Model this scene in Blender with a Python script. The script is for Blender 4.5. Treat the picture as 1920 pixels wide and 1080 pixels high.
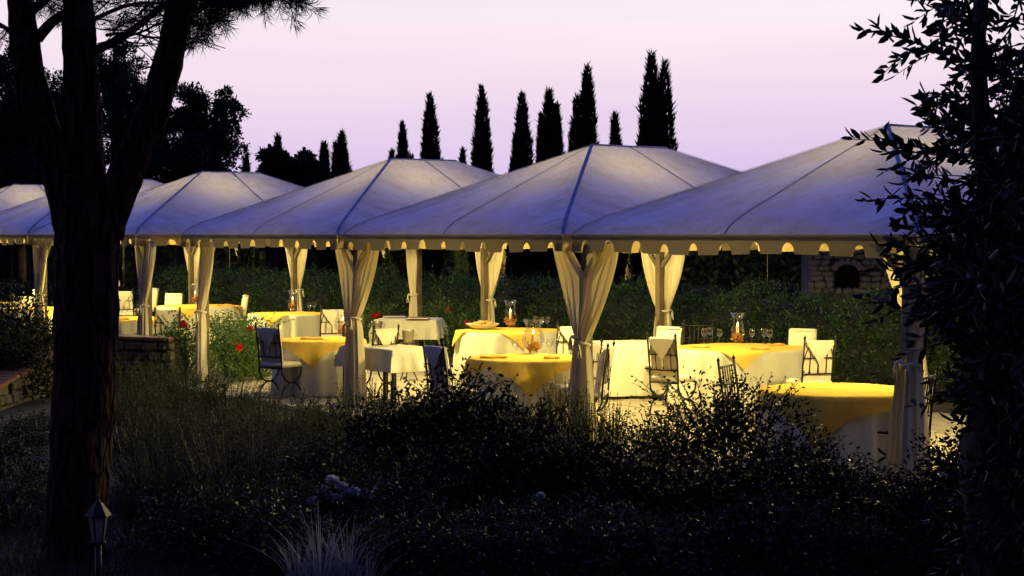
import bpy, bmesh, math, random
import numpy as np
from mathutils import Vector, Matrix
PI = math.pi
SC = bpy.context.scene
COL = SC.collection
for o in list(bpy.data.objects):
    bpy.data.objects.remove(o)

# ------------------------------------------------------------------ camera
F_PX, PITCH, CAM_Z = 3155.0, 0.0319, 2.341
cam_data = bpy.data.cameras.new('camera')
cam_data.sensor_width = 36.0
cam_data.lens = F_PX / 1920 * 36
cam_data.clip_end = 3000
cam = bpy.data.objects.new('camera', cam_data)
cam.location = (0, 0, CAM_Z)
cam.rotation_euler = (PI / 2 - PITCH, 0, 0)
COL.objects.link(cam)
SC.camera = cam

# ------------------------------------------------------------------ dusk sky
world = bpy.data.worlds.new('World')
SC.world = world
world.use_nodes = True
wn, wl = world.node_tree.nodes, world.node_tree.links
wn.clear()
w_out = wn.new('ShaderNodeOutputWorld')
w_bg = wn.new('ShaderNodeBackground')
w_bg.inputs['Strength'].default_value = 1.0
w_tc = wn.new('ShaderNodeTexCoord')
w_sep = wn.new('ShaderNodeSeparateXYZ')
wl.new(w_tc.outputs['Generated'], w_sep.inputs[0])


def ramp(nodes, stops, interp='EASE'):
    r = nodes.new('ShaderNodeValToRGB')
    r.color_ramp.interpolation = interp
    while len(r.color_ramp.elements) < len(stops):
        r.color_ramp.elements.new(0.5)
    for e, (p, c) in zip(r.color_ramp.elements, stops):
        e.position = p
        e.color = (*c, 1)
    return r


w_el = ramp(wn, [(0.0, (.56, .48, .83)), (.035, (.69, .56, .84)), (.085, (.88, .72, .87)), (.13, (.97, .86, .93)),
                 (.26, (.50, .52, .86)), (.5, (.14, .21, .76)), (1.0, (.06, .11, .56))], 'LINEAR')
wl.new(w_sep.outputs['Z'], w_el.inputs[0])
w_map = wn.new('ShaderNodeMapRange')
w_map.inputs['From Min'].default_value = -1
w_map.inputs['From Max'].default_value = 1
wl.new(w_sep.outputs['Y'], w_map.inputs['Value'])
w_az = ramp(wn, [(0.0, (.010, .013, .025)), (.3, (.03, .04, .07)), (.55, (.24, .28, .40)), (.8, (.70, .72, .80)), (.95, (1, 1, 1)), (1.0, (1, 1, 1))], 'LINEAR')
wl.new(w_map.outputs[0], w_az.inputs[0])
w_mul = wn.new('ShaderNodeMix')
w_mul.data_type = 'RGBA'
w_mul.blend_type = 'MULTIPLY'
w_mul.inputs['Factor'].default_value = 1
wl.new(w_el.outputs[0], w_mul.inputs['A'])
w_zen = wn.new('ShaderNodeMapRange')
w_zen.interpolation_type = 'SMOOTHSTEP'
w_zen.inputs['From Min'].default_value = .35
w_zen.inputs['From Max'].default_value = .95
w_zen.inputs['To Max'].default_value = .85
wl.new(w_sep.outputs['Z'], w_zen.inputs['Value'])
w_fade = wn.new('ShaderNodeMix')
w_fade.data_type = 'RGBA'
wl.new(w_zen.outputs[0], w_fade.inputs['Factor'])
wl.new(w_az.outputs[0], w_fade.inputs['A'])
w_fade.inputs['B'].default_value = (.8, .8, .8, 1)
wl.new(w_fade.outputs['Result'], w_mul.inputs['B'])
# a thin veil of the physical dusk sky (the sun already below the horizon behind the tents)
w_sky = wn.new('ShaderNodeTexSky')
w_sky.sky_type = 'NISHITA'
w_sky.sun_disc = False
w_sky.sun_elevation = math.radians(-4)
w_sky.sun_rotation = math.radians(0)
w_add = wn.new('ShaderNodeMix')
w_add.data_type = 'RGBA'
w_add.blend_type = 'ADD'
w_add.inputs['Factor'].default_value = 0.05
w_mapg = wn.new('ShaderNodeMapping')
w_mapg.inputs['Scale'].default_value = (2.0, 2.0, 22.0)
wl.new(w_tc.outputs['Generated'], w_mapg.inputs[0])
w_ns = wn.new('ShaderNodeTexNoise')
w_ns.inputs['Scale'].default_value = 1.6
w_ns.inputs['Detail'].default_value = 5
wl.new(w_mapg.outputs[0], w_ns.inputs['Vector'])
w_st = ramp(wn, [(.3, (.955, .945, .97)), (.7, (1.03, 1.02, 1.0))], 'LINEAR')
wl.new(w_ns.outputs['Fac'], w_st.inputs[0])
w_m2 = wn.new('ShaderNodeMix')
w_m2.data_type = 'RGBA'
w_m2.blend_type = 'MULTIPLY'
w_m2.inputs['Factor'].default_value = 1
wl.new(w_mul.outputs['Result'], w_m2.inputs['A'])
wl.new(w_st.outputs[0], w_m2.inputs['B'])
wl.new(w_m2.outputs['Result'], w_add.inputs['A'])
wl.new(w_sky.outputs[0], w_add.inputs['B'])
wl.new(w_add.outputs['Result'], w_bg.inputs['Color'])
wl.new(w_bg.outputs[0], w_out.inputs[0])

SC.view_settings.view_transform = 'Standard'
SC.view_settings.look = 'None'
SC.view_settings.exposure = 0.0
SC.view_settings.gamma = 1.0
SC.view_settings.use_curve_mapping = False
SC.cycles.use_denoising = True
SC.cycles.max_bounces = 7
SC.cycles.diffuse_bounces = 4
SC.cycles.glossy_bounces = 2
SC.cycles.transmission_bounces = 4
SC.cycles.transparent_max_bounces = 10
SC.cycles.sample_clamp_indirect = 4.0
SC.cycles.caustics_reflective = False
SC.cycles.caustics_refractive = False

LAMP_POWER = 1600.0       # emission of each unseen lamp globe added under the roofs
WARM = (1.0, .79, .27)

# ------------------------------------------------------------------ pixels to places
_c, _s = math.cos(PITCH), math.sin(PITCH)


def ray(x, y):
    a, b = (x - 960) / F_PX, (540 - y) / F_PX
    return Vector((a, _c + b * _s, b * _c - _s))


def at_d(x, y, d):
    r = ray(x, y)
    return Vector((0, 0, CAM_Z)) + r * (d / r.y)


def on_z(x, y, z=0.0):
    r = ray(x, y)
    return Vector((0, 0, CAM_Z)) + r * ((z - CAM_Z) / r.z)


# the row of marquees: s runs along the row (away to the left), t across it (away to the right)
W, D, GAP, ANG = 4.963, 6.0, 1.7514, 0.938
P0 = Vector((3.552, 14.743, 0))
U = Vector((-math.cos(ANG), math.sin(ANG), 0))
V = Vector((math.sin(ANG), math.cos(ANG), 0))


def row(s, t, z=0.0):
    return P0 + U * s + V * t + Vector((0, 0, z))


ROW_ANGLE = math.atan2(U.y, U.x)


# ------------------------------------------------------------------ materials
def new_mat(name):
    m = bpy.data.materials.new(name)
    m.use_nodes = True
    m.node_tree.nodes.clear()
    return m, m.node_tree.nodes, m.node_tree.links


def tex_coord(n, kind='Object'):
    return n.new('ShaderNodeTexCoord').outputs[kind]


def var_color(n, l, col, amount, scale, detail=4, coord='Object', dark=None):
    tn = n.new('ShaderNodeTexNoise')
    tn.inputs['Scale'].default_value = scale
    tn.inputs['Detail'].default_value = detail
    l.new(tex_coord(n, coord), tn.inputs['Vector'])
    lo = dark or tuple(c * (1 - amount) for c in col)
    hi = tuple(min(1, c * (1 + amount * .6)) for c in col)
    r = ramp(n, [(.3, lo), (.7, hi)], 'LINEAR')
    l.new(tn.outputs['Fac'], r.inputs[0])
    return r.outputs[0]


def bump(n, l, scale, strength, dist=.02, stretch=None, coord='Object'):
    tn = n.new('ShaderNodeTexNoise')
    tn.inputs['Scale'].default_value = scale
    tn.inputs['Detail'].default_value = 5
    src = tex_coord(n, coord)
    if stretch:
        mp = n.new('ShaderNodeMapping')
        mp.inputs['Scale'].default_value = stretch
        l.new(src, mp.inputs[0])
        src = mp.outputs[0]
    l.new(src, tn.inputs['Vector'])
    b = n.new('ShaderNodeBump')
    b.inputs['Strength'].default_value = strength
    b.inputs['Distance'].default_value = dist
    l.new(tn.outputs['Fac'], b.inputs['Height'])
    return b.outputs[0]


def solid(name, col, rough=.6, amount=.25, scale=6, bstr=.3, bscale=30, bdist=.01, metal=0.0, stretch=None, spec=.3, coord='Object'):
    m, n, l = new_mat(name)
    p = n.new('ShaderNodeBsdfPrincipled')
    o = n.new('ShaderNodeOutputMaterial')
    l.new(var_color(n, l, col, amount, scale, coord=coord), p.inputs['Base Color'])
    p.inputs['Roughness'].default_value = rough
    p.inputs['Metallic'].default_value = metal
    p.inputs['Specular IOR Level'].default_value = spec
    if bstr:
        l.new(bump(n, l, bscale, bstr, bdist, stretch, coord), p.inputs['Normal'])
    l.new(p.outputs[0], o.inputs[0])
    return m


def cloth(name, col, trans=.35, amount=.08, scale=2.0, bscale=9, bstr=.25, bdist=.03, tint=None, stretch=None):
    m, n, l = new_mat(name)
    o = n.new('ShaderNodeOutputMaterial')
    d = n.new('ShaderNodeBsdfDiffuse')
    t = n.new('ShaderNodeBsdfTranslucent')
    mx = n.new('ShaderNodeMixShader')
    mx.inputs[0].default_value = trans
    c = var_color(n, l, col, amount, scale)
    l.new(c, d.inputs['Color'])
    if tint:
        t.inputs['Color'].default_value = (*tint, 1)
    else:
        l.new(c, t.inputs['Color'])
    nb = bump(n, l, bscale, bstr, bdist, stretch)
    l.new(nb, d.inputs['Normal'])
    l.new(nb, t.inputs['Normal'])
    l.new(d.outputs[0], mx.inputs[1])
    l.new(t.outputs[0], mx.inputs[2])
    l.new(mx.outputs[0], o.inputs[0])
    return m


def leaf_mat(name, c1, c2, rough=.55, trans=.25, spec=.3):
    m, n, l = new_mat(name)
    o = n.new('ShaderNodeOutputMaterial')
    g = n.new('ShaderNodeNewGeometry')
    r = ramp(n, [(0, c1), (1, c2)], 'LINEAR')
    l.new(g.outputs['Random Per Island'], r.inputs[0])
    p = n.new('ShaderNodeBsdfPrincipled')
    p.inputs['Roughness'].default_value = rough
    p.inputs['Specular IOR Level'].default_value = spec
    l.new(r.outputs[0], p.inputs['Base Color'])
    t = n.new('ShaderNodeBsdfTranslucent')
    l.new(r.outputs[0], t.inputs['Color'])
    mx = n.new('ShaderNodeMixShader')
    mx.inputs[0].default_value = trans
    l.new(p.outputs[0], mx.inputs[1])
    l.new(t.outputs[0], mx.inputs[2])
    l.new(mx.outputs[0], o.inputs[0])
    return m


def glass_mat(name, tint=(1, 1, 1), refl=.9):
    m, n, l = new_mat(name)
    o = n.new('ShaderNodeOutputMaterial')
    tr = n.new('ShaderNodeBsdfTransparent')
    tr.inputs['Color'].default_value = (*tint, 1)
    gl = n.new('ShaderNodeBsdfGlossy')
    gl.inputs['Roughness'].default_value = .04
    gl.inputs['Color'].default_value = (refl, refl, refl, 1)
    fr = n.new('ShaderNodeLayerWeight')
    fr.inputs['Blend'].default_value = .35
    cl = n.new('ShaderNodeMapRange')
    cl.inputs['To Min'].default_value = .07
    cl.inputs['To Max'].default_value = .5
    l.new(fr.outputs['Fresnel'], cl.inputs['Value'])
    mx = n.new('ShaderNodeMixShader')
    l.new(cl.outputs[0], mx.inputs[0])
    l.new(tr.outputs[0], mx.inputs[1])
    l.new(gl.outputs[0], mx.inputs[2])
    l.new(mx.outputs[0], o.inputs[0])
    return m


def glow(name, col, strength):
    m, n, l = new_mat(name)
    o = n.new('ShaderNodeOutputMaterial')
    e = n.new('ShaderNodeEmission')
    e.inputs['Color'].default_value = (*col, 1)
    e.inputs['Strength'].default_value = strength
    l.new(e.outputs[0], o.inputs[0])
    return m


def canvas_mat():
    m, n, l = new_mat('canvas')
    o = n.new('ShaderNodeOutputMaterial')
    d, t, mx = n.new('ShaderNodeBsdfDiffuse'), n.new('ShaderNodeBsdfTranslucent'), n.new('ShaderNodeMixShader')
    mx.inputs[0].default_value = .052
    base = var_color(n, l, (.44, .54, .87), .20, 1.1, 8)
    grime = n.new('ShaderNodeTexNoise')
    grime.inputs['Scale'].default_value = 3.5
    grime.inputs['Detail'].default_value = 8
    mp = n.new('ShaderNodeMapping')
    mp.inputs['Scale'].default_value = (1, 1, .25)
    l.new(tex_coord(n), mp.inputs[0])
    l.new(mp.outputs[0], grime.inputs['Vector'])
    gr = ramp(n, [(.45, (1, 1, 1)), (.75, (.72, .72, .74))], 'LINEAR')
    l.new(grime.outputs['Fac'], gr.inputs[0])
    mul = n.new('ShaderNodeMix')
    mul.data_type = 'RGBA'
    mul.blend_type = 'MULTIPLY'
    mul.inputs['Factor'].default_value = 1
    l.new(base, mul.inputs['A'])
    l.new(gr.outputs[0], mul.inputs['B'])
    l.new(mul.outputs['Result'], d.inputs['Color'])
    t.inputs['Color'].default_value = (.80, .74, .58, 1)
    b1 = n.new('ShaderNodeBump')
    b1.inputs['Strength'].default_value = .75
    b1.inputs['Distance'].default_value = .22
    n1 = n.new('ShaderNodeTexNoise')
    n1.inputs['Scale'].default_value = 1.3
    n1.inputs['Detail'].default_value = 6
    n1.inputs['Distortion'].default_value = 1.2
    l.new(tex_coord(n), n1.inputs['Vector'])
    l.new(n1.outputs['Fac'], b1.inputs['Height'])
    b2 = n.new('ShaderNodeBump')
    b2.inputs['Strength'].default_value = .5
    b2.inputs['Distance'].default_value = .012
    n2 = n.new('ShaderNodeTexNoise')
    n2.inputs['Scale'].default_value = 45
    n2.inputs['Detail'].default_value = 4
    l.new(tex_coord(n), n2.inputs['Vector'])
    l.new(n2.outputs['Fac'], b2.inputs['Height'])
    l.new(b1.outputs[0], b2.inputs['Normal'])
    l.new(b2.outputs[0], d.inputs['Normal'])
    l.new(d.outputs[0], mx.inputs[1])
    l.new(t.outputs[0], mx.inputs[2])
    l.new(mx.outputs[0], o.inputs[0])
    return m


def bark_mat(name, c_crack, c_plate, scale):
    m, n, l = new_mat(name)
    o = n.new('ShaderNodeOutputMaterial')
    p = n.new('ShaderNodeBsdfPrincipled')
    p.inputs['Roughness'].default_value = .95
    p.inputs['Specular IOR Level'].default_value = .1
    mp = n.new('ShaderNodeMapping')
    mp.inputs['Scale'].default_value = (1, 1, .28)
    l.new(tex_coord(n), mp.inputs[0])
    nz = n.new('ShaderNodeTexNoise')
    nz.inputs['Scale'].default_value = scale
    l.new(mp.outputs[0], nz.inputs['Vector'])
    mixv = n.new('ShaderNodeMix')
    mixv.data_type = 'VECTOR'
    mixv.inputs['Factor'].default_value = .12
    l.new(mp.outputs[0], mixv.inputs['A'])
    l.new(nz.outputs['Color'], mixv.inputs['B'])
    v = n.new('ShaderNodeTexVoronoi')
    v.feature = 'DISTANCE_TO_EDGE'
    v.inputs['Scale'].default_value = scale
    l.new(mixv.outputs['Result'], v.inputs['Vector'])
    r = ramp(n, [(0, c_crack), (.18, c_plate)], 'LINEAR')
    l.new(v.outputs['Distance'], r.inputs[0])
    l.new(r.outputs[0], p.inputs['Base Color'])
    b = n.new('ShaderNodeBump')
    b.inputs['Distance'].default_value = .05
    b.inputs['Strength'].default_value = 1.0
    hr = ramp(n, [(0, (0, 0, 0)), (.25, (1, 1, 1))])
    l.new(v.outputs['Distance'], hr.inputs[0])
    l.new(hr.outputs[0], b.inputs['Height'])
    l.new(b.outputs[0], p.inputs['Normal'])
    l.new(p.outputs[0], o.inputs[0])
    return m


M = {}
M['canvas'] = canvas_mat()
M['valance'] = cloth('valance_canvas', (.36, .26, .11), .060, .10, 1.5, 6, .3, .03, tint=(.62, .50, .34))
M['welt'] = cloth('welt_canvas', (.30, .34, .50), .015, .08, 3, 20, .2, .01)
M['curtain'] = cloth('curtain_cotton', (.78, .68, .44), .18, .06, 3, 14, .25, .02, tint=(.80, .66, .38), stretch=(1, 1, .15))
M['tie'] = cloth('tie_cotton', (.70, .62, .46), .15, .08, 8, 30, .3, .01)
M['linen'] = cloth('white_linen', (.78, .73, .58), .14, .08, 3, 7, .5, .03)
M['yellow'] = cloth('yellow_linen', (.80, .53, .10), .12, .14, 5, 25, .35, .015)
M['napkin'] = cloth('orange_napkin', (.72, .42, .10), .1, .2, 12, 40, .4, .01)
M['cushion'] = cloth('cushion_cotton', (.78, .70, .54), .04, .07, 4, 18, .35, .02)
M['iron'] = solid('wrought_iron', (.022, .015, .011), .5, .5, 14, .5, 60, .003, metal=.4)
M['wood'] = solid('brown_wood', (.12, .085, .045), .6, .35, 5, .4, 40, .005, stretch=(1, 1, .1))
M['white_frame'] = solid('white_frame', (.6, .58, .52), .45, .1, 5, .1)
M['soil'] = solid('soil', (.030, .020, .014), .95, .5, 1.3, .8, 9, .06)
M['paving'] = solid('paving_stone', (.30, .25, .17), .85, .3, 2.0, .5, 12, .01)
M['stone'] = solid('field_stone', (.085, .066, .045), .9, .45, 3, .8, 12, .03)
M['stone_light'] = solid('rubble_stone', (.24, .20, .15), .9, .7, 1.6, .8, 8, .04)
M['mortar'] = solid('mortar', (.10, .085, .07), .95, .4, 4, .5, 20, .02)
M['brick'] = solid('coping_brick', (.15, .070, .038), .85, .45, 3, .5, 30, .01)
M['bark_pine'] = bark_mat('pine_bark', (.012, .007, .005), (.085, .038, .022), 11)
M['bark'] = solid('dark_bark', (.045, .035, .026), .95, .5, 5, 1.0, 16, .04, stretch=(1, 1, .3))
M['needle'] = leaf_mat('pine_needle', (.010, .022, .010), (.035, .055, .022), .6, .15)
M['oak'] = leaf_mat('oak_leaf', (.012, .020, .010), (.035, .050, .020), .6, .2)
M['cypress'] = leaf_mat('cypress_scale', (.006, .012, .007), (.018, .030, .014), .8, .05)
M['olive'] = leaf_mat('olive_leaf', (.014, .018, .005), (.036, .042, .011), .5, .15, .25)
M['hedge'] = leaf_mat('hedge_leaf', (.008, .024, .005), (.038, .084, .015), .45, .25)
M['glossy'] = leaf_mat('glossy_leaf', (.008, .012, .004), (.022, .026, .006), .50, .03, .08)
M['rosemary'] = leaf_mat('rosemary_leaf', (.018, .028, .007), (.046, .060, .014), .6, .2)
M['lavender'] = leaf_mat('lavender_leaf', (.034, .031, .018), (.080, .070, .040), .7, .2)
M['rose_leaf'] = leaf_mat('rose_leaf', (.025, .060, .012), (.10, .17, .035), .45, .35)
M['grass'] = leaf_mat('grass_blade', (.020, .030, .008), (.050, .060, .018), .6, .3)
M['pale_grass'] = leaf_mat('pale_grass_blade', (.22, .21, .14), (.60, .58, .46), .5, .25)
M['petal_red'] = leaf_mat('red_petal', (.45, .008, .008), (.75, .02, .015), .5, .3)
M['petal_white'] = leaf_mat('white_petal', (.60, .57, .54), (.88, .85, .80), .6, .3)
M['glass'] = glass_mat('clear_glass')
M['frosted'] = cloth('frosted_glass', (.42, .38, .34), .3, .1, 12, 20, .1, .002)
M['candle'] = cloth('candle_wax', (.85, .68, .34), .35, .05, 6, 10, .1, .002)
M['flame'] = glow('candle_flame', (1, .62, .18), 30)
M['globe'] = glow('added_lamp_globe', WARM, LAMP_POWER)
M['spot_lens'] = glow('spot_lens', (1, .78, .40), 14)
M['potpourri'] = leaf_mat('dried_petal', (.40, .12, .02), (.85, .45, .12), .7, .3)
M['menu'] = solid('menu_leather', (.16, .05, .025), .5, .3, 8, .3, 60, .002)
M['paper'] = solid('menu_paper', (.75, .7, .6), .8, .1, 8, 0)
M['bread'] = solid('bread_crust', (.45, .23, .08), .8, .4, 25, .6, 40, .01)
M['steel'] = solid('brushed_steel', (.45, .42, .36), .3, .2, 10, .1, 80, .001, metal=.9)
M['black_metal'] = solid('black_metal', (.014, .013, .013), .5, .4, 10, .3, 80, .002, metal=.3)
M['tile'] = solid('roof_tile', (.16, .085, .055), .9, .4, 2, .6, 10, .03)
M['void'] = solid('painted_shade', (.006, .006, .007), .9, .2, 2, 0)  # near-black colour stands in for shade inside the house opening and hedge


# ------------------------------------------------------------------ mesh helpers
def tag(o, label=None, cat=None, group=None, kind=None):
    if label:
        o['label'] = label
    if cat:
        o['category'] = cat
    if group:
        o['group'] = group
    if kind:
        o['kind'] = kind
    return o


def empty(name, loc, rz=0.0):
    o = bpy.data.objects.new(name, None)
    o.empty_display_size = .2
    o.location = loc
    o.rotation_euler = (0, 0, rz)
    COL.objects.link(o)
    return o


def copy_tree(o, parent=None):
    c = o.copy()
    COL.objects.link(c)
    c.parent = parent
    for ch in list(o.children):
        copy_tree(ch, c)
    return c


class MB:
    """collects shapes for one mesh"""

    def __init__(self):
        self.v, self.f = [], []
        self.n = 0

    def add(self, verts, faces):
        verts = np.asarray(verts, dtype=np.float64).reshape(-1, 3)
        for f in faces:
            self.f.append([int(i) + self.n for i in f])
        self.v.append(verts)
        self.n += len(verts)
        return self

    def box(self, c, size, rz=0.0, bev=0.0):
        x, y, z = (s / 2 for s in size)
        if bev <= 0:
            vs = np.array([(sx * x, sy * y, sz * z) for sz in (-1, 1) for sx, sy in ((-1, -1), (1, -1), (1, 1), (-1, 1))])
            fs = [(3, 2, 1, 0), (4, 5, 6, 7), (0, 1, 5, 4), (1, 2, 6, 5), (2, 3, 7, 6), (3, 0, 4, 7)]
        else:
            rings = []
            for zz, ins in ((-z, bev), (-z + bev, 0), (z - bev, 0), (z, bev)):
                xx, yy = x - ins, y - ins
                b = bev * .6 + ins * .2
                rings.append([(-xx + b, -yy, zz), (xx - b, -yy, zz), (xx, -yy + b, zz), (xx, yy - b, zz), (xx - b, yy, zz), (-xx + b, yy, zz), (-xx, yy - b, zz), (-xx, -yy + b, zz)])
            vs = np.array(rings).reshape(-1, 3)
            fs = [tuple(range(7, -1, -1)), tuple(range(24, 32))]
            for r in range(3):
                for k in range(8):
                    fs.append((r * 8 + k, r * 8 + (k + 1) % 8, r * 8 + 8 + (k + 1) % 8, r * 8 + 8 + k))
        if rz:
            cz, sz_ = math.cos(rz), math.sin(rz)
            vs = vs @ np.array([[cz, sz_, 0], [-sz_, cz, 0], [0, 0, 1]])
        return self.add(vs + np.array(c), fs)

    def tube(self, pts, radii, sides=8, caps=True, noise=None):
        pts = [Vector(p) for p in pts]
        if not hasattr(radii, '__len__'):
            radii = [radii] * len(pts)
        vs, fs = [], []
        ref = None
        for i, p in enumerate(pts):
            t = (pts[min(i + 1, len(pts) - 1)] - pts[max(i - 1, 0)]).normalized()
            if ref is None:
                ref = Vector((1, 0, 0)) if abs(t.x) < .8 else Vector((0, 1, 0))
            a = (ref - t * ref.dot(t)).normalized()
            ref = a
            b = t.cross(a)
            for k in range(sides):
                th = 2 * PI * k / sides
                r = radii[i] * (1 + (noise(i, th) if noise else 0))
                vs.append(p + a * (math.cos(th) * r) + b * (math.sin(th) * r))
        for i in range(len(pts) - 1):
            for k in range(sides):
                k2 = (k + 1) % sides
                fs.append((i * sides + k, i * sides + k2, (i + 1) * sides + k2, (i + 1) * sides + k))
        if caps:
            fs.append(tuple(range(sides - 1, -1, -1)))
            fs.append(tuple(range((len(pts) - 1) * sides, len(pts) * sides)))
        return self.add([tuple(v) for v in vs], fs)

    def lathe(self, prof, sides=16, c=(0, 0, 0), close=False):
        vs, fs = [], []
        for r, z in prof:
            for k in range(sides):
                th = 2 * PI * k / sides
                vs.append((c[0] + r * math.cos(th), c[1] + r * math.sin(th), c[2] + z))
        for i in range(len(prof) - 1):
            for k in range(sides):
                k2 = (k + 1) % sides
                fs.append((i * sides + k, i * sides + k2, (i + 1) * sides + k2, (i + 1) * sides + k))
        if close:
            fs.append(tuple(range(sides - 1, -1, -1)))
            fs.append(tuple(range((len(prof) - 1) * sides, len(prof) * sides)))
        return self.add(vs, fs)

    def grid(self, P):
        P = np.asarray(P)
        a, b = P.shape[:2]
        fs = [(i * b + j, i * b + j + 1, (i + 1) * b + j + 1, (i + 1) * b + j) for i in range(a - 1) for j in range(b - 1)]
        return self.add(P.reshape(-1, 3), fs)

    def build(self, name, mat, parent=None, smooth=False):
        me = bpy.data.meshes.new(name)
        vs = np.concatenate(self.v) if self.v else np.zeros((0, 3))
        me.from_pydata(vs.tolist(), [], self.f)
        if smooth:
            me.polygons.foreach_set('use_smooth', [True] * len(me.polygons))
        me.materials.append(M[mat])
        me.update()
        o = bpy.data.objects.new(name, me)
        COL.objects.link(o)
        o.parent = parent
        return o


def leaf_arrays(P, Dr, L, Wd, rng, fold=.15):
    """one folded diamond leaf per point"""
    n = len(P)
    L = np.broadcast_to(np.asarray(L, float), (n,))[:, None]
    Wd = np.broadcast_to(np.asarray(Wd, float), (n,))[:, None]
    Dr = Dr / np.maximum(np.linalg.norm(Dr, axis=1, keepdims=True), 1e-6)
    R = rng.normal(size=(n, 3))
    S = np.cross(Dr, R)
    S /= np.maximum(np.linalg.norm(S, axis=1, keepdims=True), 1e-6)
    N = np.cross(S, Dr)
    mid = P + Dr * L * .45
    v = np.stack([P, mid + S * Wd * .5 + N * Wd * fold, P + Dr * L - N * L * .08, mid - S * Wd * .5 + N * Wd * fold], axis=1)
    return v.reshape(-1, 3)


def round_leaf_arrays(P, Dr, L, Wd, rng, fold=.12):
    """a rounder leaf folded along its midrib: two quads per point"""
    n = len(P)
    L = np.broadcast_to(np.asarray(L, float), (n,))[:, None]
    Wd = np.broadcast_to(np.asarray(Wd, float), (n,))[:, None]
    Dr = Dr / np.maximum(np.linalg.norm(Dr, axis=1, keepdims=True), 1e-6)
    S = np.cross(Dr, rng.normal(size=(n, 3)))
    S /= np.maximum(np.linalg.norm(S, axis=1, keepdims=True), 1e-6)
    N = np.cross(S, Dr)
    tip = P + Dr * L - N * L * .10
    q = []
    for sg in (1, -1):
        a = P + Dr * L * .28 + S * Wd * (.46 * sg) + N * Wd * fold
        b = P + Dr * L * .70 + S * Wd * (.40 * sg) + N * (Wd * fold - L * .04)
        q.append(np.stack([P, a, b, tip] if sg == 1 else [P, tip, b, a], axis=1))
    return np.concatenate(q).reshape(-1, 3)


def leaf_mesh(name, chunks, mat, extra=None):
    """chunks: list of (4n,3) arrays of quads; extra: MB with other faces"""
    V4 = np.concatenate(chunks) if chunks else np.zeros((0, 3))
    nv = len(V4)
    ev, ef = (np.zeros((0, 3)), [])
    if extra is not None and extra.v:
        ev, ef = np.concatenate(extra.v), extra.f
    me = bpy.data.meshes.new(name)
    allv = np.concatenate([V4, ev])
    me.vertices.add(len(allv))
    me.vertices.foreach_set('co', allv.astype(np.float32).ravel())
    nq = nv // 4
    loops = np.arange(nv, dtype=np.int32)
    tot = np.full(nq, 4, dtype=np.int32)
    if ef:
        eloops = np.array([i + nv for f in ef for i in f], dtype=np.int32)
        loops = np.concatenate([loops, eloops])
        tot = np.concatenate([tot, np.array([len(f) for f in ef], dtype=np.int32)])
    start = np.concatenate([[0], np.cumsum(tot)[:-1]]).astype(np.int32)
    me.loops.add(len(loops))
    me.loops.foreach_set('vertex_index', loops)
    me.polygons.add(len(tot))
    me.polygons.foreach_set('loop_start', start)
    me.polygons.foreach_set('loop_total', tot)
    me.update(calc_edges=True)
    me.materials.append(M[mat])
    return me


def link(name, me, parent=None, loc=None, rz=0.0, scale=None):
    o = bpy.data.objects.new(name, me)
    COL.objects.link(o)
    o.parent = parent
    if loc is not None:
        o.location = loc
    o.rotation_euler = (0, 0, rz)
    if scale is not None:
        o.scale = scale if hasattr(scale, '__len__') else (scale,) * 3
    return o


def sphere_dirs(n, rng):
    d = rng.normal(size=(n, 3))
    return d / np.linalg.norm(d, axis=1, keepdims=True)


# ================================================================== SETTING
rng = np.random.default_rng(7)
random.seed(7)


def ground_z(x, y):
    z = -0.05 + .05 * math.sin(x * .9 + y * .4) * math.sin(y * .7 - x * .3) * (1 if 8 < y < 60 else .3)
    if y < 10.8:
        k = min(1, (10.8 - y) / 4.0)
        z += .62 * k * k * (3 - 2 * k)
    if y > 75:
        z += min(6, (y - 75) * .03)
    return z


xs = [-400, -200, -100, -60, -40] + [i * 1.2 for i in range(-25, 26)] + [40, 60, 100, 200, 400]
ys = [-60, -30, -12] + [i * .8 for i in range(-5, 60)] + [52, 60, 75, 100, 150, 250, 500]
gp = np.array([[(x, y, ground_z(x, y)) for x in xs] for y in ys])
tag(MB().grid(gp).build('ground', 'soil', smooth=True), 'dark garden soil with scattered litter under the planting', 'ground', kind='structure')

# paved terrace: a bed with slabs laid one by one
terrace = MB()
for (s0, s1) in ((-.9, 3 * W + .5), (3 * W + .5, 6 * W + GAP + .5)):
    cs = [row(s0, -.55), row(s1, -.55), row(s1, D + .7), row(s0, D + .7)]
    terrace.add([(p.x, p.y, z) for z in (-.22, -.025) for p in cs],
                [(4, 7, 6, 5), (0, 4, 5, 1), (1, 5, 6, 2), (2, 6, 7, 3), (3, 7, 4, 0)])
terrace = terrace.build('terrace', 'mortar')
tag(terrace, 'pale stone paving under the row of marquees', 'terrace', kind='structure')
slab_me = None
ns, nt = 17, 7
for i in range(ns):
    for j in range(nt):
        sl = .93
        if slab_me is None:
            o = MB().box((0, 0, 0), (sl - .022, sl - .022, .05), bev=.008).build('paving_slab', 'paving')
            slab_me = o.data
        else:
            o = bpy.data.objects.new('paving_slab', slab_me)
            COL.objects.link(o)
        p = row(-.85 + sl * (i + .5), -.5 + sl * (j + .5) + (.0 if i % 2 else .0), -.023 + random.uniform(-.004, .004))
        o.location = p
        o.rotation_euler = (random.uniform(-.004, .004), random.uniform(-.004, .004), ROW_ANGLE + random.choice((0, PI / 2, PI, -PI / 2)) + random.uniform(-.006, .006))
        o.parent = terrace

# ================================================================== MARQUEES
Z_VAL, Z_EAVE, Z_TOP = 2.14, 2.335, 3.512


def prof(t):
    """height of the canvas at share t of the way from eave to ridge, rounded over the eave bar"""
    lin = Z_EAVE + (Z_TOP - Z_EAVE - .085) * t
    return lin + .085 * (1 - math.exp(-t / .035))


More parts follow.
